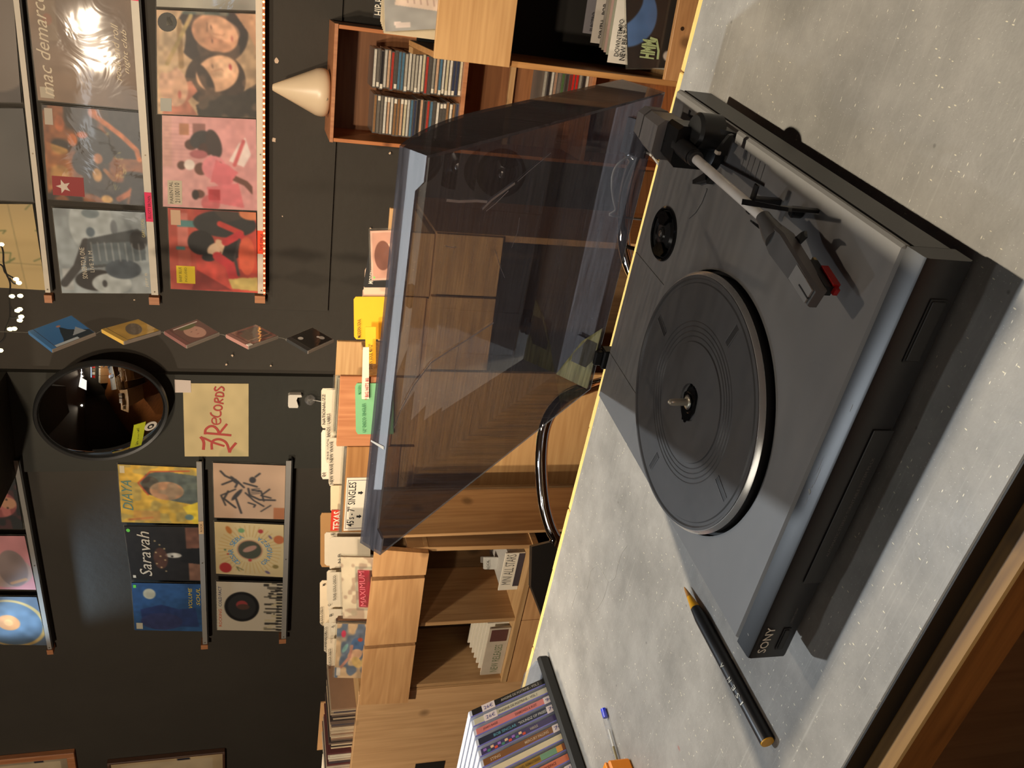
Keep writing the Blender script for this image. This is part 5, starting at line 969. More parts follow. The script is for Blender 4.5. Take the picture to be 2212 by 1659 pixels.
# singles filling crates
rs = random.Random(12)
def singles(fr, x0, x1, ya, yb, z0, htop, n, gname, labf, w=.178, cols=None, tilt=0.):
    cols = cols or [(196, 184, 160), (214, 200, 176), (150, 120, 96), (120, 110, 100), (176, 150, 120), (90, 84, 80), (206, 150, 120)]
    for i in range(n):
        yy = ya+(yb-ya)*(i+.5)/n; c = rs.choice(cols); h = htop+rs.uniform(-.008, .006); dx = rs.uniform(-.003, .003)
        t = thing('single_record', labf(i), 'record', fr, ((x0+x1)/2, yy, z0), gname)
        obj('sleeve', B(x0+dx, x1+dx, yy, yy+.0022, z0, z0+h), P('sl%d_%d_%d' % c, c, .55), t)
        obj('clear_cover', B(x0+dx-.003, x1+dx+.003, yy-.0006, yy-.0002, z0, z0+h+.006), SLEEVE, t)
ORD = ['first', 'second', 'third', 'fourth', 'fifth', 'sixth', 'seventh', 'eighth', 'ninth', 'tenth', 'eleventh', 'twelfth', 'thirteenth', 'fourteenth', 'fifteenth', 'sixteenth', 'seventeenth', 'eighteenth', 'nineteenth', 'twentieth', 'twenty-first', 'twenty-second', 'twenty-third', 'twenty-fourth', 'twenty-fifth', 'twenty-sixth', 'twenty-seventh', 'twenty-eighth', 'twenty-ninth', 'thirtieth']
_, bx0_, bx1_, bz0, bz1 = cB; singles(F1, bx0_+.019, bx1_-.019, MY+.016, MY+.045, bz0+.009, .128, 5, 'singles in the brown sign crate', lambda i: 'sleeved single in the brown sign crate, %s from the front' % ORD[i])
_, ax0, ax1, az0, az1 = cA; singles(F1, ax0+.019, ax1-.019, MY+.016, MY+.045, az0+.009, .128, 5, 'singles in the orange-brown crate', lambda i: 'sleeved single in the orange-brown crate, %s from the front' % ORD[i])
# long-playing cards behind the lid
cards(F1, MY, [
    ('black card lettered modern pop', 784, 621, 537, 850, (22, 21, 20), [('MODERN POP', 800, 612, 562, 10, (226, 216, 200))], .07, 14),
    ('beige card right of the yellow divider', 781, 700, 576, 860, pkb, [], .10, 8), ('pinkish card behind the yellow dividers', 778, 706, 622, 860, (206, 170, 150), [], .13, 6),
    ('upper yellow card lettered modern soul', 765, 733, 641, 860, (240, 178, 30), [('MODERN SOUL', 775, 728, 688, 7, K)], .09, -1), ('lower yellow card beside the lid', 790, 786, 706, 812, (240, 180, 34), [('MODERN SOUL 45/12"', 800, 805, 742, 8, K)], .05, -1),
    ('cream card with red handwriting', 781, 862, 750, 797, (230, 206, 184), [('* BIG HITS 80', 791, 862, 815, 8, RED3)], -.012, 3),
    ('mint green card between crate and lid', 769, 938, 828, 850, (118, 178, 128), [('MODERN', 776, 850, 831, 6, (40, 110, 70)), ('12" DISCO SINGLES', 786, 932, 870, 7, (40, 110, 70))], -.006, -2)])
im = art(90, (206, 160, 136), [('r', .04, .04, .96, .96, (196, 140, 116)), ('e', .5, .42, .25, .36, (226, 176, 146)), ('e', .5, .72, .3, .2, (120, 70, 54)), ('e', .42, .46, .04, .02, (60, 40, 36)), ('e', .6, .46, .04, .02, (60, 40, 36)), ('e', .06, .94, .03, .03, (120, 210, 90)), ('n', 6, .1, 4)])
record('pinkish sleeved single with a face sticking out above the lid', F1, (803, 606), (800, 499), (890, 496), (893, 602), im, MY+.03, group=None, edge=(200, 160, 140))
# middle cabinet ---------------------------------------------------------
def cabinet(name, label, fr, x0, x1, y0, y1, z0, z1, cat='shelf unit', back=None, th=.016, mt=PINEZ, top=True):
    t = thing(name, label, cat, fr, ((x0+x1)/2, (y0+y1)/2, z0))
    obj('side_panel', B(x0, x0+th, y0, y1, z0, z1, .001), mt, t); obj('side_panel', B(x1-th, x1, y0, y1, z0, z1, .001), mt, t)
    obj('back_panel', B(x0+th, x1-th, y1-.008, y1, z0, z1-.001), back or DKW, t)
    if top: obj('top_board', B(x0+th+.0002, x1-th-.0002, y0, y1-.0082, z1-th, z1, .001), PINE, t)
    return t
mx0 = F1.px(900, 1197, MY)[0]; mx1 = F1.px(900, 497, MY)[0]; mzt = min(cB[3], cA[3], cC[3], cD[3])-.001
mc = cabinet('middle_cabinet', 'long pine cabinet under the crates with plain front panel', F1, mx0, mx1, MY+.002, MY+.36, FLZ, mzt)
mzt_c = mzt
for c_, s_ in ((cB, 0), (cA, 0), (cC, 0), (cD, 0)):      # packing boards that carry the higher crates
    if c_[3]-.0012 > mzt+.002: obj('riser_board', B(c_[1]+.003, c_[2]-.003, MY+.004, MY+.235, mzt+.0003, c_[3]-.0004), PINE, mc)
pxl, _ = F1.px(1000, 1083, MY); pxr, _ = F1.px(1000, 800, MY)
obj('front_panel', B(pxl, pxr, MY-.012, MY+.0015, FLZ+.02, mzt-.001, .001), OAK, mc, label='wide light oak front panel')
pxa, _ = F1.px(1000, 640, MY)
obj('front_panel', B(pxr+.006, pxa, MY-.012, MY+.0015, mzt-.16, mzt-.001, .001), PINE, mc); obj('front_panel', B(pxa+.006, mx1-.002, MY-.012, MY+.0015, mzt-.16, mzt-.001, .001), PINE, mc)
obj('inner_upright', B(pxl-.018, pxl-.002, MY+.003, MY+.35, FLZ, mzt-.018), PINEZ, mc)
obj('edge_board', B(*[F1.px(1000, 1181, MY)[0], F1.px(1000, 1168, MY)[0]], MY-.004, MY+.002, FLZ, mzt-.001, .001), PINEZ, mc)
lp1 = F1.px(1001, 1165, MY+.01); lp2 = F1.px(1104, 1085, MY+.01)
obj('drop_panel', B(lp1[0], pxl-.019, MY+.008, MY+.02, lp2[1], lp1[1], .001), OAK, mc)
bz = F1.px(868, 1120, MY+.01)[1]
obj('upper_rail', B(lp1[0], pxl-.019, MY+.008, MY+.02, bz, mzt-.017), PINE, mc)
obj('shelf', B(lp1[0], pxl-.019, MY+.03, MY+.34, lp2[1]+.0, lp2[1]+.014), PINE, mc)
zsh = F1.px(1245, 1120, MY+.05)[1]
obj('shelf', B(lp1[0], pxl-.019, MY+.01, MY+.34, zsh-.016, zsh), PINE, mc)
gx = F1.px(990, 1085, MY+.02)
t = thing('green_box', 'small green box edge on the cabinet shelf behind the oak panel', 'box', F1, (gx[0]-.02, MY+.06, lp2[1]+.0145)); obj('box', B(gx[0]-.055, gx[0]-.006, MY+.04, MY+.10, lp2[1]+.0145, F1.px(992, 1090, MY+.04)[1]+.01, .001), P('teal', (40, 110, 84), .5), t); obj('lid', B(gx[0]-.056, gx[0]-.005, MY+.039, MY+.101, F1.px(992, 1090, MY+.04)[1]+.0102, F1.px(992, 1090, MY+.04)[1]+.014), P('teal', (40, 110, 84), .5), t)
for k in range(6):
    xk = lp1[0]+.012+k*.006; t = thing('sleeved_single', 'white sleeved single in the dark lower cabinet slot, %s from left' % ORD[k], 'record', F1, (xk, MY+.1, zsh), 'singles in the dark lower slot'); obj('sleeve', B(xk+.03, xk+.032, MY+.03, MY+.21, zsh+.0002, zsh+.10+.006*(k % 3)), P('sl_w', (206, 204, 200), .5), t)

# left cabinet with three front bins ------------------------------------------
LY = -1.48; LDP = .20
px_ = lambda ix, iy, y=LY: F2.px(ix, iy, y)
lx1 = px_(920, 1184)[0]; lx0 = px_(900, 1482)[0]
zt = .178; zb2 = px_(905, 1300)[1]; zbot = px_(1122, 1300)[1]
lc = thing('left_cabinet', 'pine bin cabinet with three front panels below the divider cards', 'shelf unit', F2, ((lx0+lx1)/2, LY+LDP/2, FLZ))
KP = wood('knotty_pine', (216, 168, 116), (186, 138, 90), 0, 1.0)
for c4 in (((809, 1179), (925, 1188), (918, 1234), (803.5, 1238)), ((802, 1247), (916, 1241), (897.5, 1379), (787.5, 1387)), ((786, 1394.6), (896, 1386), (880, 1510), (776, 1514.6))):
    q = [px_(*p) for p in c4]; xa = min(q[0][0], q[3][0], q[1][0], q[2][0]);
    order = [q[3], q[2], q[1], q[0]]   # bottom... as seen: q0 top right, q1 bottom right, q2 bottom left, q3 top left
    m = MB().prism([q[3], q[2], q[1], q[0]], LY-.012, LY+.002, 'y'); obj('bin_front', m, KP, lc)
xR = lx1; ztop = zt-.012
def up(ixa, iya, ixb, iyb, w_, nm='upright_board'):
    a = px_(ixa, iya, LY+.004); b = px_(ixb, iyb, LY+.004); m = MB().prism([(a[0]-w_/2, a[1]), (a[0]+w_/2, a[1]), (b[0]+w_/2, b[1]), (b[0]-w_/2, b[1])], LY+.003, LY+LDP-.01, 'y'); obj(nm, m, PINEZ, lc)
up(880, 1187, 1150, 1180, .012); up(902, 1349, 1118, 1337, .012); up(886, 1482, 1108, 1464, .010)
LB2 = [px_(1150, 1180, LY+.004)[0], px_(1118, 1337, LY+.004)[0], px_(1108, 1464, LY+.004)[0]]
obj('back_panel', B(lx0-.02, lx1+.02, LY+LDP-.009, LY+LDP, FLZ, ztop), DKW, lc)
obj('bin_floor', B(lx0, lx1, LY+.004, LY+LDP-.01, zb2-.004, zb2+.006), PINE, lc)
obj('shelf', B(lx0-.01, lx1-.0, LY-.004, LY+LDP-.01, zbot-.014, zbot), PINE, lc)
for xa, xb in ((LB2[2]-.01, LB2[1]-.001), (LB2[1]+.001, LB2[0]-.001)):
    obj('base_panel', B(xa, xb, LY-.002, LY+.012, FLZ, zbot-.0145), KP, lc)
obj('side_panel', B(lx0-.022, lx0-.012, LY+.004, LY+LDP-.01, FLZ, ztop), PINEZ, lc); obj('side_panel', B(lx1+.008, lx1+.016, LY+.03, LY+LDP-.01, FLZ, ztop), PINEZ, lc)
RYL = LY+.02
cards(F2, LY, [
    ('white card lettered Q R', 701, 1222, 1150, 800, wht, [('Q R', 724, 1212, 1196, 7, K), ('B E', 718, 1162, 1148, 7, K)], .13),
    ('white card lettered N P', 712, 1232, 1160, 800, wht, [('N P', 733, 1213, 1194, 7, K)], .11),
    ('tall white card lettered M, tribal soul', 691, 1352, 1254, 800, (222, 204, 174), [('M', 699, 1262, 1258, 6, K), ('RNB-SOUL-DISCO', 694, 1350, 1308, 6, K)], .12),
    ('white card lettered funk soul disco', 706, 1300, 1232, 800, wht, [('FUNK-SOUL-DISCO', 712, 1284, 1240, 6, K)], .10),
    ('white card marked C', 709, 1322, 1236, 800, wht, [('C', 711, 1306, 1301, 6, K), ('FUNK-SOUL-DISCO', 722, 1293, 1240, 6, K)], .08),
    ('white card marked B', 711, 1352, 1316, 800, wht, [('B', 714, 1328, 1323, 6, K), ('POP ROCK', 703, 1392, 1362, 5, K)], .07),
    ('white card in front marked A', 715, 1366, 1345, 800, wht, [('A', 718, 1353, 1348, 6, K)], .05),
    ('white card lettered funk rock', 700, 1410, 1345, 800, wht, [('FUNK ROCK/DISCO', 703, 1406, 1352, 5, K)], .10),
    ('low white card lettered pop', 706, 1438, 1380, 800, (226, 208, 180), [('RNB-ROCK-DISCO', 712, 1440, 1398, 6, K)], .08)])
im = art(110, (224, 206, 170), [('r', .14, .0, .86, .76, (176, 170, 144)), ('r', .18, .0, .82, .72, (206, 190, 160)), ('r', .20, .5, .80, .71, (176, 46, 60)), ('b', 14, .5, (110, 60, 50), 3, .3), ('r', .20, .0, .80, .5, (90, 60, 44)), ('n', 10, .05, 2), ('e', .1, .80, .06, .06, (176, 160, 130), 0, .8)])
t, put, stick = record('cream single with a red-lettered picture, front of the left bins', F2, (741, 1336), (736, 1203), (858, 1206), (862, 1338), im, RYL, group=None, edge=(200, 180, 150))
put('MAXIMUM', .22, .58, .56, .10, (226, 120, 130))
im = art(120, (206, 170, 126), [('b', 7, .52, (70, 96, 130), 5, .8), ('e', .62, .62, .14, .12, (70, 100, 140)), ('e', .44, .66, .10, .14, (214, 166, 126), .5), ('e', .82, .88, .07, .045, (226, 60, 90)), ('e', .72, .58, .04, .05, (190, 70, 50)), ('e', .3, .62, .12, .08, (206, 170, 100), .6), ('e', .56, .84, .10, .04, (120, 166, 160), -.5), ('l', [(.2, .9), (.4, .75), (.6, .72)], .05, (190, 130, 110)), ('r', .05, .9, .2, .97, (214, 200, 180)), ('p', [(0, 0), (.3, .2), (.1, .5), (0, .4)], (40, 70, 110)), ('e', .3, .35, .16, .2, (206, 176, 110)), ('n', 14, .12, 3)])
record('colourful blue and orange painted single, leftmost front of the left bins', F2, (722, 1464), (729, 1347), (850, 1350), (842, 1466), im, RYL, group=None, edge=(200, 180, 150))
def edge_on(fr, xa, xb, y0, y1, z0, z1, n, gname, labf, cols):
    for i in range(n):
        xx = xa+(xb-xa)*i/n; c = rs.choice(cols); t = obj('single_record', B(xx, xx+(xb-xa)/n*.72, y0, y1, z0, z1+rs.uniform(-.006, .004)), P('sl%d_%d_%d' % c, c, .5), None, fr); tag(t, labf(i), 'record', gname)
ea = F2.px(740, 1346, RYL+.01)[0]; eb = F2.px(740, 1337, RYL+.01)[0]
edge_on(F2, ea-.004, eb, RYL+.010, RYL+.022, zb2+.007, F2.px(731, 1330, RYL+.01)[1], 5, 'edge-on singles between the two front singles', lambda i: 'single seen edge-on between the cream and the painted single, %s from left' % ORD[i], [(120, 84, 60), (90, 64, 50), (170, 130, 96)])
# boxes in the compartments below
a = px_(1088, 1275, LY+.03); b = px_(1088, 1196, LY+.03); c_ = px_(1050, 1196, LY+.06)
t = thing('record_box', 'white box of records lettered mini all stars in the lower cabinet', 'box', F2, ((a[0]+b[0])/2, LY+.08, zbot+.0002))
zt1 = px_(1077, 1270, LY+.03)[1]
obj('front_card', B(a[0], b[0], LY+.030, LY+.034, zbot+.0005, zt1, .0005), CARD, t)
obj('records', B(a[0]+.003, b[0]-.002, LY+.0345, LY+.17, zbot+.0005, zt1-.006), P('paper_stack', (176, 172, 164), .6, noise=.2, nscale=200), t, label='grey block of sleeves')
p1_ = px_(1102, 1262, LY+.03); p2_ = px_(1094, 1200, LY+.03)
text('MINI ALL STARS', (p1_[0], LY+.03, p1_[1]), (1, 0, 0), (0, 0, 1), b[0]-p1_[0]-.004, p2_[1]-p1_[1]-.002, P('grey_ink', (110, 106, 100), .6), t, depth=.0004)
d0 = px_(1116, 1265, LY+.03); obj('dark_print', B(d0[0], b[0]-.001, LY+.0288, LY+.0298, zbot+.001, px_(1112, 1240, LY+.03)[1]), P('dark_print', (60, 54, 62), .6), t)
for k, (ixt, iyl, iyr, s) in enumerate([(1038, 1216, 1203, 'COUN'), (1044, 1230, 1204, 'ROCK')]):
    cards(F2, LY, [('small divider card behind the mini all stars box, %s' % ('rear', 'front')[k], ixt, iyl, iyr, 1098, (190, 188, 180), [(s, ixt+9, iyl-3, iyr+3, 5, K)], .12-.03*k)])
sa = px_(1080, 1455, LY+.01); sb = px_(1080, 1358, LY+.01); zt2 = zbot+.058
t = thing('record_stack', 'block of white sleeved records, lower left compartment', 'records', F2, ((sa[0]+sb[0])/2, LY+.06, zbot+.0002))
obj('front_record', B(sa[0], sb[0], LY+.010, LY+.014, zbot+.0005, zt2, .0005), P('pale_sleeve', (190, 176, 156), .5, noise=.15, nscale=30), t)
for k in range(7): obj('sleeve', B(sa[0]+.002*k, sb[0]-.002, LY+.016+k*.016, LY+.020+k*.016, zbot+.0005, zt2+.003*k-.002), CARD, t)
text('NEW RELEASES', (sa[0]+.010, LY+.01, zbot+.014), (1, 0, 0), (0, 0, 1), .105, .020, P('green_ink', (120, 130, 96), .6), t, depth=.0004)
obj('dark_corner', B(sb[0]-.046, sb[0]-.004, LY+.0088, LY+.0098, zbot+.008, zt2-.006), P('maroon', (96, 60, 54), .6), t)

# far-left cabinet with side panel
WY = -1.475
wx1 = lx0-.0235; wx0 = wx1-.75; wz = F2.px(772, 1530, WY)[1]
wc = thing('far_left_cabinet', 'large knotty pine cabinet panel at the lower left edge', 'shelf unit', F2, ((wx0+wx1)/2, WY+.15, FLZ))
obj('front_panel', B(wx0, wx1, WY, WY+.016, FLZ, wz, .0015), wood('knotty_large', (216, 174, 126), (188, 146, 102), 2, .9), wc)
obj('top_board', B(wx0, wx1-.0, WY+.017, WY+.40, wz-.02, wz-.003), PINE, wc); obj('side_panel', B(wx1-.016, wx1, WY+.0165, WY+.40, FLZ, wz-.0205), PINEZ, wc)
sl0 = F2.px(896, 1662, WY-.001); obj('handle_slot', B(sl0[0]-.12, F2.px(896, 1650, WY)[0], WY-.0015, WY+.0005, F2.px(960, 1650, WY)[1], sl0[1]), P('slot_dark', (26, 22, 18), .7), wc)
# open tray of edge-on singles on it
ty = WY+.03
def tp(ix, iy): return F2.px(ix, iy, ty)
xa = tp(740, 1700)[0]; xb = tp(740, 1532)[0]; ztr = tp(716, 1560)[1]
edge_on(F2, xa, tp(740, 1626)[0], ty+.004, ty+.17, wz-.0028, ztr, 16, 'edge-on singles at the far left', lambda i: 'single seen edge-on left of the letter strip gap, %s from left' % ORD[i], [(70, 60, 64), (120, 104, 96), (176, 160, 140), (90, 50, 50), (200, 190, 170)])
edge_on(F2, tp(740, 1618)[0], xb, ty+.004, ty+.17, wz-.0028, ztr, 26, 'edge-on singles right of the white strip', lambda i: 'single seen edge-on at the far left group, %s from its left end' % ORD[i], [(60, 52, 50), (110, 92, 80), (176, 156, 130), (200, 180, 150), (84, 76, 80), (150, 120, 96)])
ys = ty+.176
def tq(ix, iy): return F2.px(ix, iy, ys)
for (lab, iya, iyb, s) in (('long white letter strip above the edge-on singles', 1622, 1540, 'O M N K G I Z 2'), ('white letter strip at the far left frame edge', 1690, 1628, 'S T R M U')):
    z0 = tq(716, 1580)[1]; z1 = tq(701, 1580)[1]; t = thing('letter_strip', lab, 'divider', F2, (tq(708, (iya+iyb)/2)[0], ys, wz-.0028)); obj('strip', B(tq(708, iya)[0], tq(708, iyb)[0], ys, ys+.002, wz-.0028, z1), CARD, t)
    text(s, (tq(708, iya-6)[0], ys, z0+.001), (1, 0, 0), (0, 0, 1), tq(708, iyb+6)[0]-tq(708, iya-6)[0], (z1-z0)*.5, INK, t, depth=.0004)
t = obj('cardboard_strip', B(tq(696, 1622)[0], tq(696, 1520)[0], ys+.004, ys+.008, wz-.0028, tq(690, 1560)[1]), P('kraft', (176, 134, 90), .7), None, F2); tag(t, 'brown cardboard sheet behind the edge-on singles at far left', 'divider')

# disc cabinet at the wall, under the white cone lamp -----------------------------
CY = -.26
cx0, czt = F1.px(719, 306, CY); cx1, _ = F1.px(719, 51, CY)
REDZ = wood('reddish_upright', (206, 136, 84), (174, 104, 60), 2, .9, .4)
dcab = cabinet('disc_cabinet', 'tall narrow reddish pine cabinet holding discs at the right wall', F1, cx0, cx1, CY, -.014, FLZ, czt-.001, back=wood('cab_back', (150, 100, 60), (120, 76, 44), 0, .8), th=.012, mt=REDZ, top=False)
obj('top_board', B(cx0-.002, cx1+.002, CY-.003, -.014, czt-.0008, czt+.011, .001), REDW, dcab)
z_s1 = F1.px(1000, 180, CY)[1]; obj('shelf', B(cx0+.0122, cx1-.0122, CY, -.024, z_s1-.014, z_s1, .001), REDW, dcab)
z_s2 = F1.px(1275, 180, CY+.02)[1]; obj('shelf', B(cx0+.0122, cx1-.0122, CY, -.024, z_s2-.014, z_s2, .001), REDW, dcab)
z_s3 = F1.px(1132, 180, CY+.02)[1]; obj('inner_rail', B(cx0+.0122, cx1-.0122, -.05, -.034, z_s3-.02, z_s3, .001), PINE, dcab)
SPC = [(206, 200, 186), (214, 208, 196), (190, 186, 176), (44, 42, 44), (60, 56, 54), (150, 146, 136), (176, 170, 156), (110, 104, 96), (84, 80, 76), (200, 190, 160), (206, 202, 190), (170, 60, 50), (80, 116, 140), (196, 160, 130), (140, 104, 70), (56, 62, 84)]
case_me = {}
def disc_stack(fr, x0, x1, y0, zb_, ztop, n, gname, where, seq=None):
    hh_ = (ztop-zb_)/n
    for i in range(n):
        z = zb_+i*hh_; dx = rs.uniform(-.003, .003); dy = rs.uniform(0, .006); col = seq[i % len(seq)] if seq else rs.choice(SPC)
        t = thing('disc', '%s, %s from the top' % (where, ORD[n-1-i]), 'disc', fr, (x0+dx, y0+dy, z), gname)
        key = (round(x1-x0, 4), round(hh_, 5))
        if key not in case_me:
            case_me[key] = (mkmesh('case', MB().box(0, x1-x0, .0006, .135, .0002, hh_-.0006), P('case_grey', (96, 92, 88), .2), (0, 0, 0), 0), MB().box(.004, x1-x0-.003, 0, .0008, .0016, hh_-.0022), MB().box(0, .014, -.0005, 0, .0006, hh_*.8))
        o = bpy.data.objects.new('case', case_me[key][0]); C.objects.link(o); o.parent = t
        sk = (key, col)
        if sk not in case_me: case_me[sk] = mkmesh('spine', case_me[key][1], P('sp%d_%d_%d' % col, col, .25, noise=.25, nscale=120), (0, 0, 0), 0)
        o = bpy.data.objects.new('spine', case_me[sk]); C.objects.link(o); o.parent = t
        if rs.random() < .45:
            if 'pl' not in case_me: case_me['pl'] = mkmesh('price_label', case_me[key][2], CARD, (0, 0, 0), 0)
            o = bpy.data.objects.new('price_label', case_me['pl']); C.objects.link(o); o.parent = t; o.location = (x1-x0-.018 if where.startswith('disc in the left') else .004, 0, 0)
for nm, iyl, iyr in (('left', 288, 204), ('right', 190, 104)):
    xa, zz_ = F1.px(803, iyl, CY+.02); xb, _ = F1.px(803, iyr, CY+.02)
    disc_stack(F1, xa, xb, CY+.018, z_s1+.0004, zz_, 26, 'discs stacked in the upper cabinet opening', 'disc in the %s of the two tall stacks' % nm)
xa, zz_ = F1.px(1166, 236, CY+.03); xb, _ = F1.px(1166, 150, CY+.03)
disc_stack(F1, xa, xb, CY+.03, z_s2+.0004, zz_, 13, 'discs in the lower cabinet opening', 'disc in the low stack beside the dust cover', [(190, 186, 176), (44, 42, 44), (150, 146, 136), (196, 40, 36), (196, 44, 40), (120, 50, 50), (60, 56, 54), (70, 96, 60), (110, 104, 96), (150, 120, 100)])
# cone lamp on the cabinet
kc = F1.hit(716, 200, 1, -.17); zb_ = czt+.0112; ktop = F1.hit(588, 186, 1, -.17)[2]; H_ = ktop-zb_; kr = abs(F1.px(700, 147, -.17)[0]-F1.px(700, 252, -.17)[0])/2
t = thing('cone_lamp', 'white cone-shaped object with rounded base standing on the disc cabinet', 'lamp', F1, (kc[0]-.003, -.17, zb_))
pf = [(0, zb_+.0002), (kr*.72, zb_+.0002), (kr*.90, zb_+.006), (kr*.985, zb_+.016), (kr, zb_+.026), (kr*.985, zb_+.036), (kr*.955, zb_+.045), (kr*.16, zb_+H_-.006), (kr*.12, zb_+H_-.001), (0, zb_+H_)]
obj('cone', MB().lathe(pf, (kc[0]-.003, -.17, 0), 56), P('cone_white', (226, 204, 172), .35, noise=.03), t, sm=50)
bt_ = F1.hit(705, 214, 1, -.17-kr*.93); obj('button', MB().lathe([(.0055, bt_[1]-.001), (.0055, bt_[1]+.006)], (bt_[0], 0, bt_[2]), 16, 'y'), P('button_grey', (120, 112, 92), .5), t)

# right unit: bin of sleeved records above, records below ---------------------------
UY = -1.10
ux0, uzt = F1.px(935, 124, UY); ux1 = ux0+.62; zpan = F1.px(1103, 100, UY)[1]; zlip1 = F1.px(1452, 60, UY)[1]; zlip0 = F1.px(1530, 60, UY)[1]
uu = thing('right_unit', 'oak record unit at the right edge with open dark compartment', 'shelf unit', F1, ((ux0+ux1)/2, UY+.19, FLZ))
obj('side_panel', B(ux0, ux0+.014, UY+.0, UY+.38, FLZ, uzt, .001), wood('oak_side', (196, 148, 92), (160, 112, 64), 2, .8, .45), uu); obj('side_panel', B(ux1-.014, ux1, UY+.0, UY+.38, FLZ, uzt), PINEZ, uu)
obj('front_panel', B(ux0-.001, ux1, UY-.014, UY-.0005, zpan, uzt, .001), OAK, uu, label='oak front panel with arched grain')
obj('bin_floor', B(ux0+.0142, ux1-.0142, UY, UY+.37, zpan, zpan+.012), DKW, uu)
obj('back_panel', B(ux0+.0142, ux1-.0142, UY+.372, UY+.38, FLZ, uzt-.02), P('void_black', (22, 20, 18), .8), uu)  # near-black colour puts the compartment's dark void into the back panel
obj('lip_board', B(ux0+.0142, ux1, UY-.012, UY+.002, zlip0-.1, zlip1, .001), KP, uu)
scr = F1.px(1474, 62, UY-.012); obj('screw', MB().lathe([(.005, UY-.0125), (.005, UY-.0118)], (scr[0], 0, scr[1]), 14, 'y'), P('screw_dark', (60, 44, 30), .5), uu)
obj('lower_floor', B(ux0+.0142, ux1-.0142, UY+.003, UY+.37, zlip0+.0, zlip0+.012), PINE, uu)
obj('corner_brace', MB().prism([(UY+.37, uzt+.0), (UY+.37, uzt-.07), (UY+.30, uzt)], ux0-.016, ux0-.0006, 'x'), OAK, uu)
def slab(label, TLpx, BRpx, y, col, txs=(), im=None, th=.003, lean=.02, nm='divider_card', cat='divider', mt=None, grp='records and cards in the dark compartment'):
    x0, z1 = F1.px(TLpx[0], TLpx[1], y); x1 = ux1-.03; z0 = zlip0+.0125
    t = thing(nm, label, cat, F1, ((x0+x1)/2, y, z0), grp)
    v = [(x0, y, z0), (x1, y, z0), (x1, y+lean, z1), (x0, y+lean, z1)]; m = MB().add(v+[(p[0], p[1]+th, p[2]) for p in v], [(0, 1, 2, 3), (7, 6, 5, 4), (0, 1, 5, 4), (1, 2, 6, 5), (2, 3, 7, 6), (3, 0, 4, 7)]); obj('card', m, mt or P('cd%d_%d_%d' % col, col, .5, noise=.06), t)
    for (s, ixb, iy0, iy1, h_) in txs:
        a = F1.px(ixb, iy0, y+lean*.8); b = F1.px(ixb-3, iy1, y+lean*.8); hh_ = F1.px(ixb-h_, iy0, y)[1]-F1.px(ixb, iy0, y)[1]
        text(s, (a[0], y+lean*.75, a[1]), (1, 0, 0), (0, 0, 1), b[0]-a[0], hh_, INK, t, 'handwriting', depth=.006, bold=.005)
    return t, x0, z1
slab('grey card lettered electro at the back of the dark compartment', (1264, 72), None, UY+.22, (120, 118, 124), [('ELECTRO', 1279, 68, 26, 8)])
slab('white card lettered synth-pop', (1281, 93), None, UY+.185, (200, 194, 186), [('SYNTH - POP', 1300, 84, 8, 11)])
for k in range(5): slab('clear-sleeved record between the synth-pop and new beat cards, %s from the back' % ORD[k], (1300+5*k, 104+5*k), None, UY+.165-k*.022, (150+10*(k % 3), 144+8*(k % 2), 136), nm='vinyl_record', cat='record')
slab('white card lettered new beat', (1318, 136), None, UY+.055, (226, 222, 212), [('DOWNTEMPO', 1333, 122, 40, 10), ('NEW BEAT O', 1346, 131, 50, 12)])
x0, z1 = F1.px(1357, 145, UY+.02); z0 = zlip0+.0125; x1 = x0+.33; yb = UY+.022
im = art(150, (44, 40, 38), [('e', .60, 1.02, .36, .50, (70, 110, 170)), ('e', .62, 1.0, .12, .3, (44, 40, 38), .5), ('e', .13, .34, .06, .09, (206, 190, 176)), ('n', 9, .08, 3)])
record('black record with blue shape and green lettering at the compartment front', F1, (1357, 147), (1352, -55), (1486, -60), (1488, 147), im, UY+.02, group=None, edge=(30, 28, 28))
hA = F1.px(1412, 128, UY+.018); hB = F1.px(1388, 84, UY+.018); tref = [o for o in C.objects if o.get('label', '').startswith('black record with blue shape')][0]
text('HMM', (hA[0], UY+.0175, hA[1]), (1, 0, 0), (0, 0, 1), hB[0]-hA[0], hB[1]-hA[1], P('mint_ink', (170, 190, 140), .5), tref, depth=.001, bold=.04)
m = MB(); ribbon(m, [F1.px(*p, UY+.018) for p in ((1420, 128), (1422, 110), (1418, 86), (1404, 82))], .006, UY+.0165); obj('underline', m, P('mint_ink', (170, 190, 140), .5), tref)
# bin of sleeved papers on top
x0, z1 = F1.px(829, 70, UY+.03); 
im = art(110, (150, 150, 146), [('p', [(.25, 0), (.9, 0), (.9, .8), (.45, .86)], (214, 190, 170))]+[('l', [(.34+.02*i, .05+.09*i), (.9, .08+.09*i)], .012, (150, 120, 110)) for i in range(8)]+[('l', [(.6, 0), (.6, .8)], .012, (90, 80, 90)), ('r', .1, .78, .16, .88, (220, 200, 190)), ('r', .05, .66, .14, .86, (206, 190, 180)), ('n', 8, .08, 4)])
record('sleeve-wrapped record with white lined paper in the top bin', F1, (832, 68), (828, -60), (985, -62), (990, 60), im, UY+.03, group=None, edge=(190, 180, 160))
for k in range(6):
    xx, zz2 = F1.px(829-k*1.5, 72-k*5, UY+.05+k*.012); t = thing('sleeved_record', 'clear-edged record behind the lined paper, %s from the front' % ORD[k], 'record', F1, (xx+.15, UY+.05+k*.012, zpan+.0125), 'records in the top bin of the right unit'); obj('sleeve', B(xx, ux1-.03, UY+.05+k*.012, UY+.054+k*.012, zpan+.0125, zz2), P('cream_edge', (196, 180, 150), .5), t)
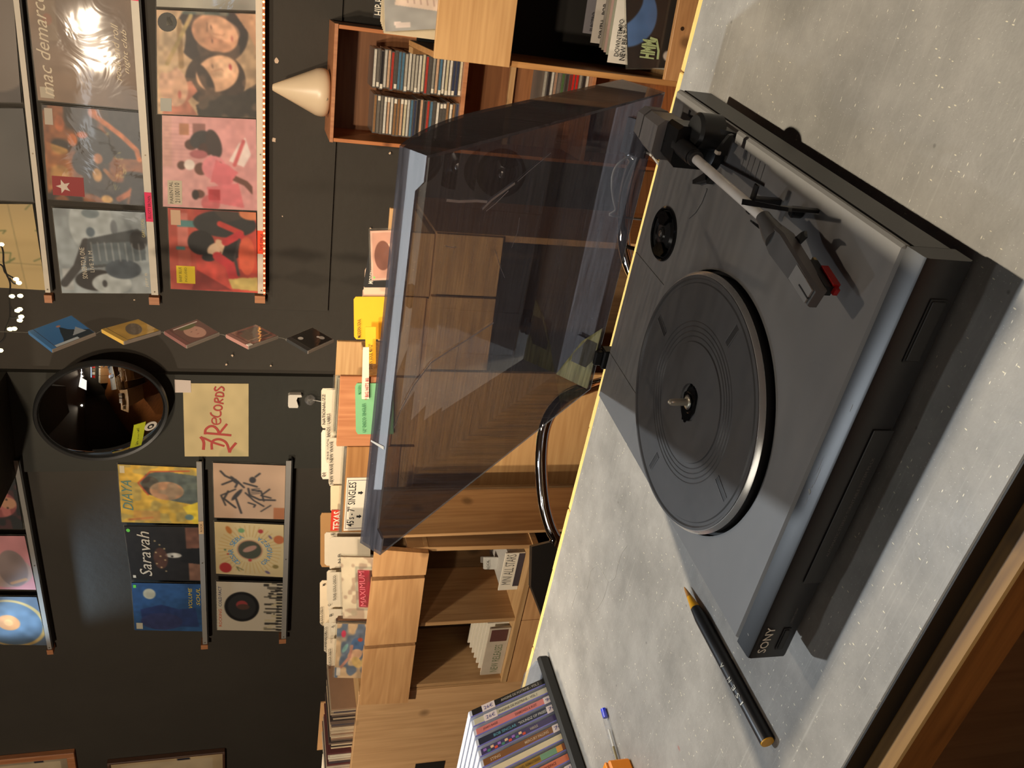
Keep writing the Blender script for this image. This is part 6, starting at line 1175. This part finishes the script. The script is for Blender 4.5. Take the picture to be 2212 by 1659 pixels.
xx, zz2 = F1.px(806, 38, UY+.16); t = thing('black_card', 'black card with white handwriting at the top right bin', 'divider', F1, (xx+.1, UY+.16, zpan+.0125)); obj('card', B(xx, xx+.22, UY+.16, UY+.163, zpan+.0125, zz2), P('cardblack', (26, 25, 24), .6), t)
a = F1.px(826, 34, UY+.16); b = F1.px(812, -30, UY+.16); text('HIP-HOP', (a[0], UY+.16, a[1]), (1, 0, 0), (0, 0, 1), b[0]-a[0], b[1]-a[1], CARD, t, 'handwriting', depth=.0006)

# chrome chair behind the table ------------------------------------------------------
t = thing('chrome_chair', 'chrome tube chair arching above the rear table edge', 'chair', FW, (.05, 1.6, FLZ))
for pts, y in (([(1240, 1196), (1200, 1160), (1180, 1110), (1171, 1050), (1169, 985), (1176, 925), (1196, 882), (1228, 853), (1268, 838), (1310, 826), (1400, 815)], 1.62), ([(1420, 640), (1372, 600), (1350, 540), (1347, 470), (1356, 400), (1372, 350), (1395, 320)], 1.50)):
    P3 = [np.array(FW.hit(ix, iy, 1, y)) for ix, iy in pts]
    path = [np.array([P3[0][0], y, FLZ+.013]), np.array([P3[0][0], y, (P3[0][2]+FLZ)/2])]+P3+[np.array([P3[-1][0], y, (P3[-1][2]+FLZ)/2]), np.array([P3[-1][0], y, FLZ+.013])]
    obj('side_tube', MB().tube(smooth_path(path, 6), .0125, 14), CHROME, t, sm=60, label='bent chrome tube')
    P3_ = P3
sp = [FW.hit(ix, iy, 1, 1.60) for ix, iy in ((1142, 1263), (1144, 1178), (1185, 1168), (1240, 1230), (1240, 1345), (1169, 1334))]
obj('black_pad', MB().prism([(p[0], p[2]) for p in sp], 1.585, 1.60), P('black_leather', (24, 21, 18), .45), t, label='black upholstered pad')
obj('seat', B(-.28, .38, 1.35, 1.60, -.58, -.53, .015), P('black_leather', (24, 21, 18), .45), t)

# audio leads hanging behind the player
for k, (pts, r_, mt, lab) in enumerate([([(1402, 300), (1385, 330), (1362, 372), (1345, 430), (1350, 500), (1385, 540)], .0026, BLKM, 'black audio lead hanging behind the turntable'), ([(1398, 330), (1340, 350), (1322, 390), (1330, 450), (1352, 470)], .0016, P('clear_cable', (170, 168, 160), .2), 'thin pale lead looping behind the turntable')]):
    ya_ = TB1+.03+.03*k; pp = [FT.hit(ix, iy, 1, ya_) for ix, iy in pts]; pp = [np.array([pp[0][0]+.02*k, D_+.002, .035])]+pp+[np.array([pp[-1][0], ya_, -.25])]
    o = obj('audio_lead', MB().tube(smooth_path(pp, 6), r_, 8), mt, None, FT, sm=60); tag(o, lab, 'cable')

# disc rack at the lower left of the table -----------------------------------------------
RX = -.53
rk = thing('disc_rack', 'black rack holding a row of discs at the left end of the table', 'rack', FT, (RX-.07, .3, 0))
obj('front_bar', B(RX, RX+.010, .10, .430, .0003, .0195, .004), P('rack_black', (24, 24, 23), .5), rk)
obj('base_plate', B(RX-.150, RX-.0005, .10, .430, .0003, .0030), P('rack_black', (24, 24, 23), .5), rk); obj('end_plate', MB().prism([(RX-.140, .0035), (RX-.004, .0035), (RX-.002, .020), (RX-.03, .034), (RX-.12, .034), (RX-.140, .03)], .424, .428, 'y'), clear_mat('rack_clear', (.8, .84, .9), .1, (200, 205, 220), .05), rk, label='clear end plate')
lean = math.atan2(.053, .145)
rows = [(.0105, (40, 38, 36), 'dark-spined disc lettered Angine de Poitrine Vol 2', [('ANGINE DE POITRINE - VOL.2', .36, .86, (176, 170, 160))], '26€', 0),
        (.0105, (196, 190, 168), 'cream-spined disc lettered Angine de Poitrine Vol 1', [('ANGINE DE POITRINE - VOL.1', .30, .80, (90, 86, 76))], '26€', 0),
        (.0105, (206, 124, 120), 'pink-spined disc, third from the far end of the rack', [('JOAN BAEZ', .08, .26, (120, 60, 60)), ('DIAMONDS & RUST', .48, .76, (120, 60, 60))], '9€', 1),
        (.0110, (44, 48, 66), 'navy-spined disc lettered Soundz of Freedom', [('BOB SINCLAR', .18, .46, (96, 160, 180)), ('"SOUNDZ OF FREEDOM"', .49, .93, (196, 196, 190))], '7€', 1),
        (.0105, (70, 62, 100), 'purple and orange patterned disc spine', [('VARIOUS', .6, .7, (190, 180, 160))], None, 0),
        (.0110, (126, 84, 50), 'brown-spined disc lettered Mercury Falling', [('STING', .08, .2, (206, 180, 150)), ('MERCURY FALLING', .50, .80, (206, 180, 150))], '7€', 1),
        (.0100, (214, 200, 166), 'shiny cream wrapped disc in the rack', [], None, 0),
        (.0115, (150, 116, 40), 'mustard-spined disc with green and red end', [('THE BAND - THE BAND, REMASTERED', .10, .62, (90, 70, 30))], None, 0),
        (.0110, (206, 116, 84), 'salmon-spined disc lettered Woodface', [('CROWDED HOUSE - WOODFACE', .30, .78, (110, 40, 36))], None, 0),
        (.0110, (206, 196, 160), 'cream-spined disc with 15 euro label', [('THE DOORS', .2, .5, (60, 56, 50))], '15€', 1),
        (.0110, (196, 120, 96), 'salmon disc spine half hidden by the orange box', [], None, 0),
        (.0110, (60, 64, 100), 'blue disc spine nearest the orange box', [], None, 0)]
yb_ = .398; CH = .150
for k, (th_, col, lab, txs, price, pe) in enumerate(rows):
    sc_ = 1.28; th_ *= 1.16
    t = thing('disc', lab, 'disc', FT, (RX-.002, yb_, .0035), 'discs standing in the black table rack')
    cl, sl_ = math.cos(lean), math.sin(lean)
    step = th_/cl+.0016
    def tr(p, y0=yb_): x, u, z = p; return (x, y0+u*cl-z*sl_, .0036+u*sl_*0+z*cl+ (th_-0)*0+ (u+th_)*0)      # u across thickness, z along height
    obj('case', MB().box(RX-.140, RX-.0012, -th_, 0, 0, CH, .0006).xf(tr), P('case_white', (206, 210, 222), .12, noise=.03), t, label='clear-white plastic case')
    sp_o = obj('spine', MB().box(RX-.0014, RX-.0006, -th_*.84, -th_*.01, .006, CH-.005).xf(tr), P('rs%d_%d_%d' % col, col, .3, noise=.1), t)
    obj('spine_edge', MB().box(RX-.0013, RX-.0007, -th_*.99, -th_*.83, .002, CH-.002).xf(tr), P('edge_violet', (120, 120, 196), .15), t)
    if k == 4:
        for j in range(12): obj('colour_patch', MB().box(RX-.0007, RX-.0003, -th_*(.78-.3*(j % 2)), -th_*(.45-.3*(j % 2)), .07+j*.006, .075+j*.006).xf(tr), P('pt%d' % (j % 4), [(206, 80, 60), (226, 190, 150), (70, 130, 110), (150, 110, 190)][j % 4], .4), t)
    if k == 7:
        for a, b, c in ((.004, .020, (130, 80, 60)), (.020, .030, (214, 150, 70)), (.030, .058, (110, 150, 120))): obj('colour_band', MB().box(RX-.0007, RX-.0003, -th_*.8, -th_*.06, a, b).xf(tr), P('bd%d' % c[0], c, .4), t)
    rvv = -np.array([0, -sl_, cl]); uvv = np.array([0, -cl, -sl_*0.])*-1
    for s, f0, f1, ink in txs:
        # the words run down the spine from its top
        z0 = CH-.005-(CH-.011)*f0; o = np.array(tr((RX-.0006, -th_*.62, z0)))
        text(s, o, rvv, uvv, (CH-.011)*(f1-f0), th_*.36, P('ri%d_%d_%d' % ink, ink, .5, noise=.02), t, depth=.0003, bold=.01)
    if price:
        z0, z1 = (CH-.044, CH-.022) if pe == 0 else (.006, .026)
        pl_ = obj('price_sticker', MB().box(RX-.0006, RX-.0002, -th_*.98, th_*.02, z0, z1).xf(tr), P('sticker_w', (222, 208, 206), .5), t, label='white price sticker')
        text(price, np.array(tr((RX-.0002, -th_*.72, z1-.003))), rvv, uvv, (z1-z0)*.7, th_*.5, INKB, pl_, depth=.0002)
    yb_ -= step*1.10

# counters on the other side of the shop, seen in the convex mirror
for k in range(4):
    x0 = -2.4+k*1.0; t = thing('far_counter', 'pine record counter behind the viewer, %s from left' % ORD[k], 'counter', FW, (x0+.48, -2.6, FLZ), 'counters behind the viewer')
    obj('front', B(x0, x0+.96, -2.31, -2.29, FLZ, -.1), PINE, t); obj('side', B(x0, x0+.02, -2.9, -2.312, FLZ, -.1), PINE, t); obj('side', B(x0+.94, x0+.96, -2.9, -2.312, FLZ, -.1), PINE, t); obj('floor_board', B(x0+.02, x0+.94, -2.9, -2.312, -.4, -.38), PINE, t)
    for j in range(3): obj('record_row', B(x0+.04+j*.3, x0+.31+j*.3, -2.8, -2.4, -.38, .02), CARD, t)
m, nt, b = new_mat('blue_tube'); b.inputs['Emission Color'].default_value = (.35, .6, 1, 1); b.inputs['Emission Strength'].default_value = 6
o = obj('tube_light', MB().tube([(-1.8, -3.1, .9), (1.6, -3.1, .9)], .02, 10), m, None, FW); tag(o, 'long blue-white tube light behind the viewer', 'light')
o = thing('far_ledge', 'ledge of red and white records behind the viewer', 'shelf', FW, (0, -3.15, .4)); obj('board', B(-2, 2, -3.19, -3.12, .4, .42), PINE, o)
for k in range(8): obj('cover', B(-1.9+k*.46, -1.55+k*.46, -3.17, -3.16, .42, .75), P('mc%d' % (k % 3), [(190, 40, 40), (206, 196, 180), (120, 100, 80)][k % 3], .4), o)
